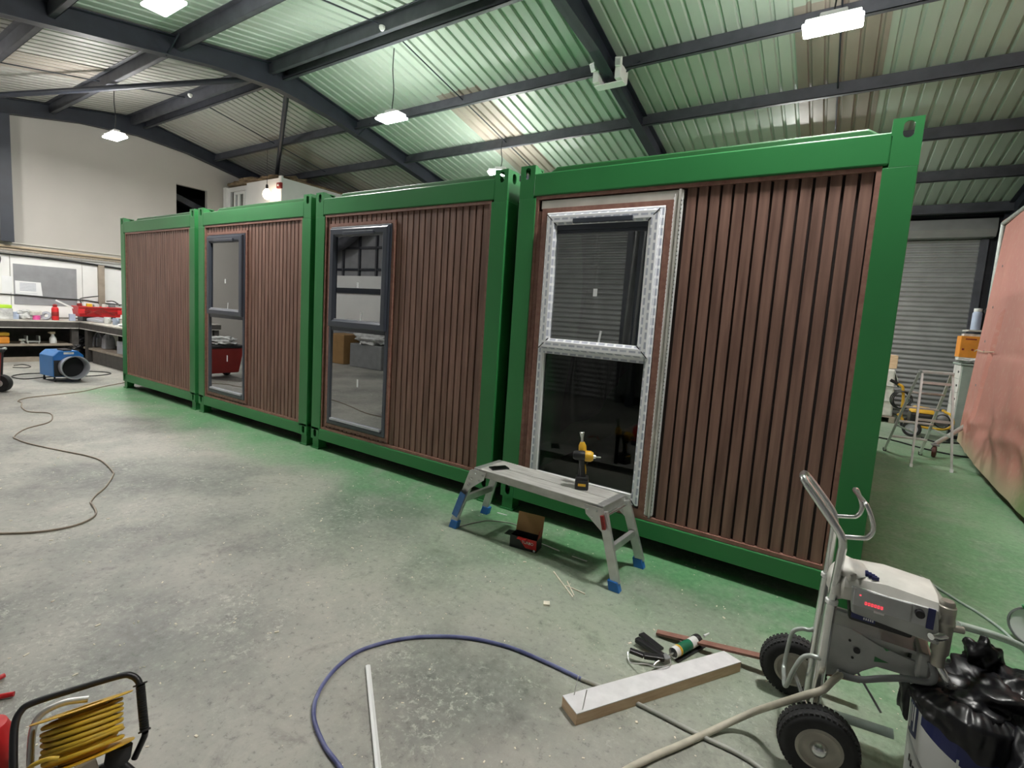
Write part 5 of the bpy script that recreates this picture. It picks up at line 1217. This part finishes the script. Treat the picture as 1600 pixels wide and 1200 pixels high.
def curt(uu, vv):
    x = 6.45 + uu * 1.7 + (uu - .2) * vv * .5; y = YF + .30 + .05 * math.sin(uu * 60 + vv * 1.5) + .03 * math.sin(uu * 23)
    return (x, y, 4.0 - vv * 3.8)
tag(MB().sheet(curt, 140, 16, .004, (0, 1, 0)).build('polythene_curtain', 'sheeting', smooth=70), 'creased grey polythene curtain by the front shutter, mirrored in the film-wrapped window', 'plastic sheet')

# ================================================================== THE AISLE ON THE RIGHT
# tarpaulin booth
tp = thing('tarpaulin_booth', 'tall booth of red tarpaulin on grey poles along the right edge', 'booth', (11.7, 5, 0))
bot = [V((11.60, 6.93, .10)), V((11.50, 5.9, .14)), V((11.44, 4.55, .10)), V((11.42, 3.2, .08)), V((11.38, 1.6, .08)), V((11.36, .2, .08))]
topp = [V((11.745, 6.88, 3.40)), V((11.715, 6.2, 3.41)), V((11.68, 5.0, 3.43)), V((11.65, 3.6, 3.44)), V((11.62, 1.8, 3.45)), V((11.6, .2, 3.46))]
def along(P, t):
    k = min(int(t * (len(P) - 1)), len(P) - 2); w = t * (len(P) - 1) - k; return P[k].lerp(P[k + 1], w)
def tarpf(uu, vv):
    p = along(bot, uu).lerp(along(topp, uu), vv)
    y, z = p.y, p.z
    low = max(0, 1 - z / 1.7)
    n = .012 * mn.noise(V((y * .9, z * .8, 1))) + .006 * mn.noise(V((y * 3, z * 2.6, 4)))
    n += low * (.05 * mn.noise(V((y * 1.3, z * 1.7, 2))) + .035 * abs(mn.noise(V((y * 1.6 + z * 2.4, z * 2 - y * 1.6, 9)))) + .02 * mn.noise(V((y * 4, z * 4, 6))))
    ys = 5.62 + .05 * math.sin(z * 2.2)
    n += (.03 * math.exp(-((y - ys) / .03) ** 2) - .03 * math.exp(-((y - ys - .07) / .05) ** 2)) * (1 if z < 2.1 else 0)
    n += .014 * math.exp(-((z - 1.52) / .02) ** 2)
    n -= .03 * low * math.exp(-((z - .55 - .22 * abs((y * .8) % 1 - .5)) / .06) ** 2)
    fade = min(1, vv * 12, (1 - vv) * 12)
    return p + V((n * min(1, uu * 40) * (.3 + .7 * fade), 0, 0))
MB().sheet(tarpf, 150, 70, .006, (1, 0, 0)).build('side_sheet', 'tarp', tp, smooth=70)
MB().sheet(lambda a, b: (11.76 + a * 3.6, 6.93 + .02 * mn.noise(V((a * 9, b * 5, 2))), .1 + b * 3.3), 20, 12, .006, (0, -1, 0)).build('end_sheet', 'tarp', tp, smooth=70)
MB().sheet(lambda a, b: (11.7 + a * 3.6, .2 + 6.7 * b, 3.46 + .05 * math.sin(a * PI)), 12, 12, .006, (0, 0, 1)).build('roof_sheet', 'tarp', tp)
for y in (6.93, .2):
    for x in (11.725, 15.3): MB().tube([(x if y > 1 else x - .1, y, .0), (x if y > 1 else x - .1, y, 3.45)], .030, 10).build('upright_pole', 'pipe', tp, smooth=45)
MB().tube([(11.725, 6.93, 3.44), (11.62, .2, 3.49)], .030, 10).build('top_pole', 'pipe', tp, smooth=45)
MB().tube([(15.3, 6.93, 3.44), (15.2, .2, 3.49)], .030, 10).build('top_pole', 'pipe', tp, smooth=45)
MB().lathe([(.036, -.04), (.042, -.03), (.042, .03), (.036, .04)], (11.725, 6.93, .62), (0, 0, 1), 12, True).build('pole_clamp', 'white', tp, smooth=45)
og = MB().tube([(11.72, 6.9, .42), (11.17, 5.78, .17)], .030, 10).build('outrigger', 'pipe', tp, smooth=45)
MB().lathe([(0, -.022), (.05, -.024), (.075, -.02), (.08, 0), (.075, .02), (.05, .024), (0, .022)], (11.165, 5.70, .08), (.97, -.25, 0), 20).build('castor_wheel', 'brown_rubber', og, smooth=45)
MB().prism([(11.125, 5.74, .10), (11.165, 5.74, .19), (11.205, 5.74, .10)], (0, .01, 0)).box(11.13, 11.21, 5.68, 5.80, .165, .18).build('castor_fork', 'grey', og)
mb = MB()
for z in (1.45, 1.60, .95, 2.1, 2.7): mb.lathe([(.010, 0), (.018, 0), (.018, .004), (.010, .004)], tarpf((6.93 - 5.74) / 6.73 * .97, z / 3.4) + V((-.012, 0, 0)), (-1, 0, 0), 12, True)
mb.build('eyelet', 'grey', tp)
MB().tube(curve([tarpf(.0, .43) + V((-.03, 0, 0)), tarpf(.06, .435) + V((-.035, 0, 0)), tarpf(.12, .43) + V((-.03, 0, 0)), tarpf(.178, .425) + V((-.03, 0, 0)), tarpf(.3, .43) + V((-.03, 0, 0))], 6), .007, 6).build('lacing_rope', 'tan', tp, smooth=True)
# step ladder
ld = thing('step_ladder', 'aluminium step ladder standing open in the aisle right of the nearest unit', 'ladder', (10.9, 5.2, 0))
fa, fd, fb, fc = V((10.60, 5.60, 0)), V((11.02, 5.72, 0)), V((10.815, 4.745, 0)), V((11.223, 4.82, 0))
ta, td = V((10.80, 5.06, 1.22)), V((11.13, 5.12, 1.22)); tb_, tc_ = V((10.815, 4.96, 1.22)), V((11.125, 5.02, 1.22))
for p_, q_, nm in ((fa, ta, 0), (fd, td, 0)): 
    l = MB().bar(p_ + V((0, 0, .02)), q_, .028, .075, (0, -1, .4)).build('step_rail', 'alu', ld); MB().rbox(p_ + V((0, .005, .02)), (.036, .085, .04)).build('foot_cap', 'rubber', l)
for p_, q_ in ((fb, tb_), (fc, tc_)):
    l = MB().bar(p_ + V((0, 0, .02)), q_, .022, .045, (0, 1, .2)).build('back_leg', 'alu', ld); MB().rbox(p_ + V((0, 0, .02)), (.03, .05, .04)).build('foot_cap', 'white', l)
for k in (.20, .40, .58, .76):
    a_, b_ = fa.lerp(ta, k), fd.lerp(td, k); MB().bar(a_, b_, .085, .022, (0, 0, 1)).build('step', 'alu', ld, bevel=.003)
MB().hexa([tb_ + V((-.01, -.05, -.01)), tc_ + V((.01, -.05, -.01)), td + V((.01, .08, -.01)), ta + V((-.01, .08, -.01)), tb_ + V((-.01, -.05, .02)), tc_ + V((.01, -.05, .02)), td + V((.01, .08, .02)), ta + V((-.01, .08, .02))]).build('top_platform', 'bracket', ld, bevel=.006)
MB().bar(tb_.lerp(fb, .11), tc_.lerp(fc, .11), .02, .03).build('cross_bar', 'alu', ld); MB().bar(tb_.lerp(fb, .5), tc_.lerp(fc, .5), .02, .03).build('cross_bar', 'alu', ld)
for k in (.35,):
    for (a_, b_), (c_, d_) in (((fa, ta), (fb, tb_)), ((fd, td), (fc, tc_))): MB().bar(a_.lerp(b_, k), c_.lerp(d_, k), .012, .02).build('spreader', 'alu', ld)
# tool cabinet and what stands on it
cb = thing('tool_cabinet', 'grey-green steel cabinet with a white drawer side behind the red booth', 'cabinet', (11.95, 7.9, 0))
MB().box(11.67, 12.15, 7.75, 8.35, .06, 1.27).build('carcass', 'cabinet', cb, bevel=.006)
MB().box(11.64, 12.18, 7.72, 8.38, 1.27, 1.30).build('cabinet_top', 'cabinet', cb)
MB().box(11.69, 12.13, 7.78, 8.32, 0, .06).build('plinth', 'black', cb)
for k in range(5):
    d_ = MB().box(11.652, 11.67, 7.77, 8.33, .09 + k * .235, .315 + k * .235).build('drawer', 'cab_white', cb, bevel=.003)
    MB().box(11.646, 11.652, 7.85, 7.92, .19 + k * .235, .225 + k * .235).build('handle_recess', 'dark_hole', d_)
ob = thing('orange_box', 'orange box standing on the grey-green cabinet', 'box', (11.8, 7.95, 1.36))
MB().box(11.60, 11.90, 7.80, 8.12, 1.40, 1.76).build('carton', 'orange', ob, bevel=.01)
MB().box(11.64, 11.86, 7.86, 8.06, 1.76, 1.80).build('top_flap', 'clutter', ob)
MB().box(11.63, 11.66, 7.797, 7.80, 1.52, 1.55).box(11.75, 11.78, 7.797, 7.80, 1.52, 1.55).box(11.66, 11.80, 7.797, 7.80, 1.70, 1.72).build('print_marks', 'darkred', ob)
lab(MB().blob((11.82, 7.92, 1.35), (.20, .18, .05), 3, .6, 4, 31, 1.30).rbox((11.76, 7.95, 1.38), (.3, .28, .04)), 'tool_heap', 'clutter', 'jumble of pale rags and tools under the orange box on the cabinet', 'tools', (11.82, 7.92, 1.30), smooth=60)
lab(MB().lathe([(0, 0), (.04, 0), (.042, .15), (.02, .17), (.022, .20), (0, .20)], (11.87, 7.78, 1.30), (0, 0, 1), 16), 'spray_can', 'navy', 'small white and blue can by the orange box', 'can', (11.87, 7.78, 1.30), smooth=45)
ws = thing('wall_shelf', 'pale shelf high beside the booth pole, over the cabinet', 'shelf', (12.0, 7.95, 1.84))
MB().box(11.68, 12.2, 7.82, 8.3, 1.845, 1.87).build('shelf_board', 'board', ws)
for x in (11.98, 12.16): MB().box(x, x + .03, 8.24, 8.28, 1.30, 1.845).build('support', 'grey', ws)
bb = thing('blue_bottle', 'pale blue bottle with white cap on the shelf beside the booth pole', 'bottle', (11.77, 7.9, 1.87))
MB().lathe([(0, 0), (.062, 0), (.065, .01), (.065, .28), (.05, .31), (0, .31)], (11.78, 7.93, 1.87), (0, 0, 1), 18).build('body', 'paleblue', bb, smooth=45)
MB().lathe([(.05, .305), (.055, .31), (.055, .36), (0, .365)], (11.78, 7.93, 1.87), (0, 0, 1), 16).build('cap', 'white', bb, smooth=45)
lab(MB().blob((11.93, 7.98, 2.05), (.09, .08, .2), 3, .35, 3, 6, 1.87), 'dark_tool', 'black', 'dark tool standing on the shelf behind the pale blue bottle', 'tool', (11.93, 7.98, 1.87), smooth=60)
# cartons on a pallet
pa = thing('pallet', 'low wooden pallet under the wrapped cartons by the roller shutter', 'pallet', (10.5, 9.2, 0))
mb = MB()
for y in (8.72, 9.0, 9.28, 9.55): mb.box(9.9, 10.98, y, y + .09, .10, .12)
for x in (9.92, 10.4, 10.88): mb.box(x, x + .09, 8.72, 9.64, .02, .10).box(x, x + .09, 8.72, 9.64, .0, .02)
mb.build('boards', 'shelf', pa)
wcn = thing('wrapped_cartons', 'stack wrapped in clear film on the pallet by the roller shutter', 'cartons', (10.5, 9.2, .12))
MB().hexa([(9.95, 8.74, .12), (10.93, 8.74, .12), (10.93, 9.6, .12), (9.95, 9.6, .12), (9.97, 8.77, 1.02), (10.88, 8.77, 1.05), (10.88, 9.58, 1.05), (9.97, 9.58, 1.02)]).build('stack', 'cover', wcn, bevel=.03)
mb = MB()
for z in (.42, .72): mb.box(9.94, 10.935, 8.73, 9.6, z, z + .012)
mb.build('layer_edge', 'clutter', wcn)
MB().sheet(lambda a, b: (10.86 + .12 * b, 8.72 + a * .5, 1.05 - b * .35 + .03 * mn.noise(V((a * 5, b * 5, 1)))), 10, 8, .004, (1, 0, 0)).build('loose_film', 'board', wcn, smooth=70)
lab(MB().box(10.38, 10.90, 8.82, 9.3, 1.06, 1.32), 'cardboard_box', 'pine', 'open brown cardboard box on top of the wrapped cartons', 'box', (10.6, 9.06, 1.06), bevel=.008)
# yellow pressure washer
pw = thing('pressure_washer', 'yellow and black pressure washer on wheels behind the step ladder', 'pressure washer', (11.3, 7.6, 0))
for x, y in ((11.08, 7.35), (11.10, 7.85)):
    w_ = MB().lathe([(.09, -.035), (.125, -.035), (.135, 0), (.125, .035), (.09, .035)], (x, y, .135), (.2, 1, 0), 26, True).build('wheel', 'rubber', pw, smooth=45)
    MB().lathe([(0, -.02), (.03, -.03), (.04, -.012), (.092, -.012), (.092, .012), (0, .02)], (x, y, .135), (.2, 1, 0), 22).build('wheel_rim', 'silver', w_, smooth=45)
MB().tube(curve([(10.92, 7.40, .30), (10.92, 7.42, .45), (10.92, 7.45, .62), (10.90, 7.46, .78), (10.88, 7.46, .83), (10.82, 7.46, .865), (10.78, 7.46, .885)], 6), .022, 10).build('handle', 'yellow', pw, smooth=45)
MB().tube([(10.82, 7.46, .865), (10.71, 7.46, .92)], .028, 10).build('hand_grip', 'black', pw, smooth=45)
MB().tube(curve([(10.92, 7.40, .30), (11.0, 7.38, .22), (11.3, 7.38, .18), (11.52, 7.38, .20), (11.60, 7.38, .30), (11.56, 7.38, .44), (11.50, 7.5, .47)], 6), .02, 10).build('frame_tube', 'yellow', pw, smooth=45)
MB().tube(curve([(10.92, 7.86, .30), (11.0, 7.86, .22), (11.3, 7.86, .18), (11.52, 7.86, .20), (11.60, 7.86, .30), (11.56, 7.86, .44), (11.50, 7.7, .47)], 6), .02, 10).build('frame_tube', 'yellow', pw, smooth=45)
MB().box(11.05, 11.36, 7.42, 7.82, .20, .40).build('engine_block', 'black', pw, bevel=.03)
MB().hexa([(11.04, 7.44, .40), (11.40, 7.44, .40), (11.40, 7.8, .40), (11.04, 7.8, .40), (11.10, 7.5, .50), (11.34, 7.5, .49), (11.34, 7.75, .49), (11.10, 7.75, .50)]).build('fuel_tank', 'yellow', pw, bevel=.03)
MB().lathe([(0, -.09), (.10, -.09), (.12, -.06), (.12, .05), (.08, .09), (0, .09)], (11.48, 7.6, .32), (1, .2, 0), 20).build('pump_head', 'grey', pw, smooth=45)
MB().box(11.52, 11.56, 7.40, 7.60, .17, .22).build('maker_label', 'paper', pw)
MB().box(11.55, 11.6, 7.36, 7.42, .0, .20).build('front_foot', 'black', pw)
pts = []
for k in range(42):
    a = k / 14 * 2 * PI; pts.append((10.87 + .13 * math.cos(a) + .02 * (k // 14), 7.42 - .02 * (k / 14) , .60 + .15 * math.sin(a)))
MB().tube(curve(pts, 3), .010, 6).build('coiled_hose', 'black', pw, smooth=True)
pts = []
for k in range(30):
    a = k / 12 * 2 * PI; pts.append((11.45 + .10 * math.cos(a), 7.33 - .015 * (k / 12), .33 + .11 * math.sin(a)))
MB().tube(curve(pts, 3), .009, 6).build('coiled_hose', 'black', pw, smooth=True)
hose([tuple(at(px, py, 'z', .012)) for px, py in ((1330, 673), (1372, 683), (1400, 689), (1440, 700), (1480, 709), (1520, 716))], .012, 'aisle_cable', 'black', 'dark cable crossing the aisle floor under the step ladder', 'cable', 6)
hose([tuple(at(px, py, 'z', .012)) for px, py in ((1440, 684), (1460, 690), (1485, 692), (1512, 693))], .014, 'aisle_hose', 'black', 'dark hose on the floor before the grey-green cabinet', 'hose', 6)

# ------------------------------------------------------------------ world and view
wld = bpy.data.worlds.new('world'); bpy.context.scene.world = wld; wld.use_nodes = True
wld.node_tree.nodes['Background'].inputs[0].default_value = (.02, .022, .025, 1)
vs = bpy.context.scene.view_settings
vs.view_transform = 'Standard'; vs.look = 'None'; vs.gamma = 1; vs.use_curve_mapping = False
vs.exposure = 0.28
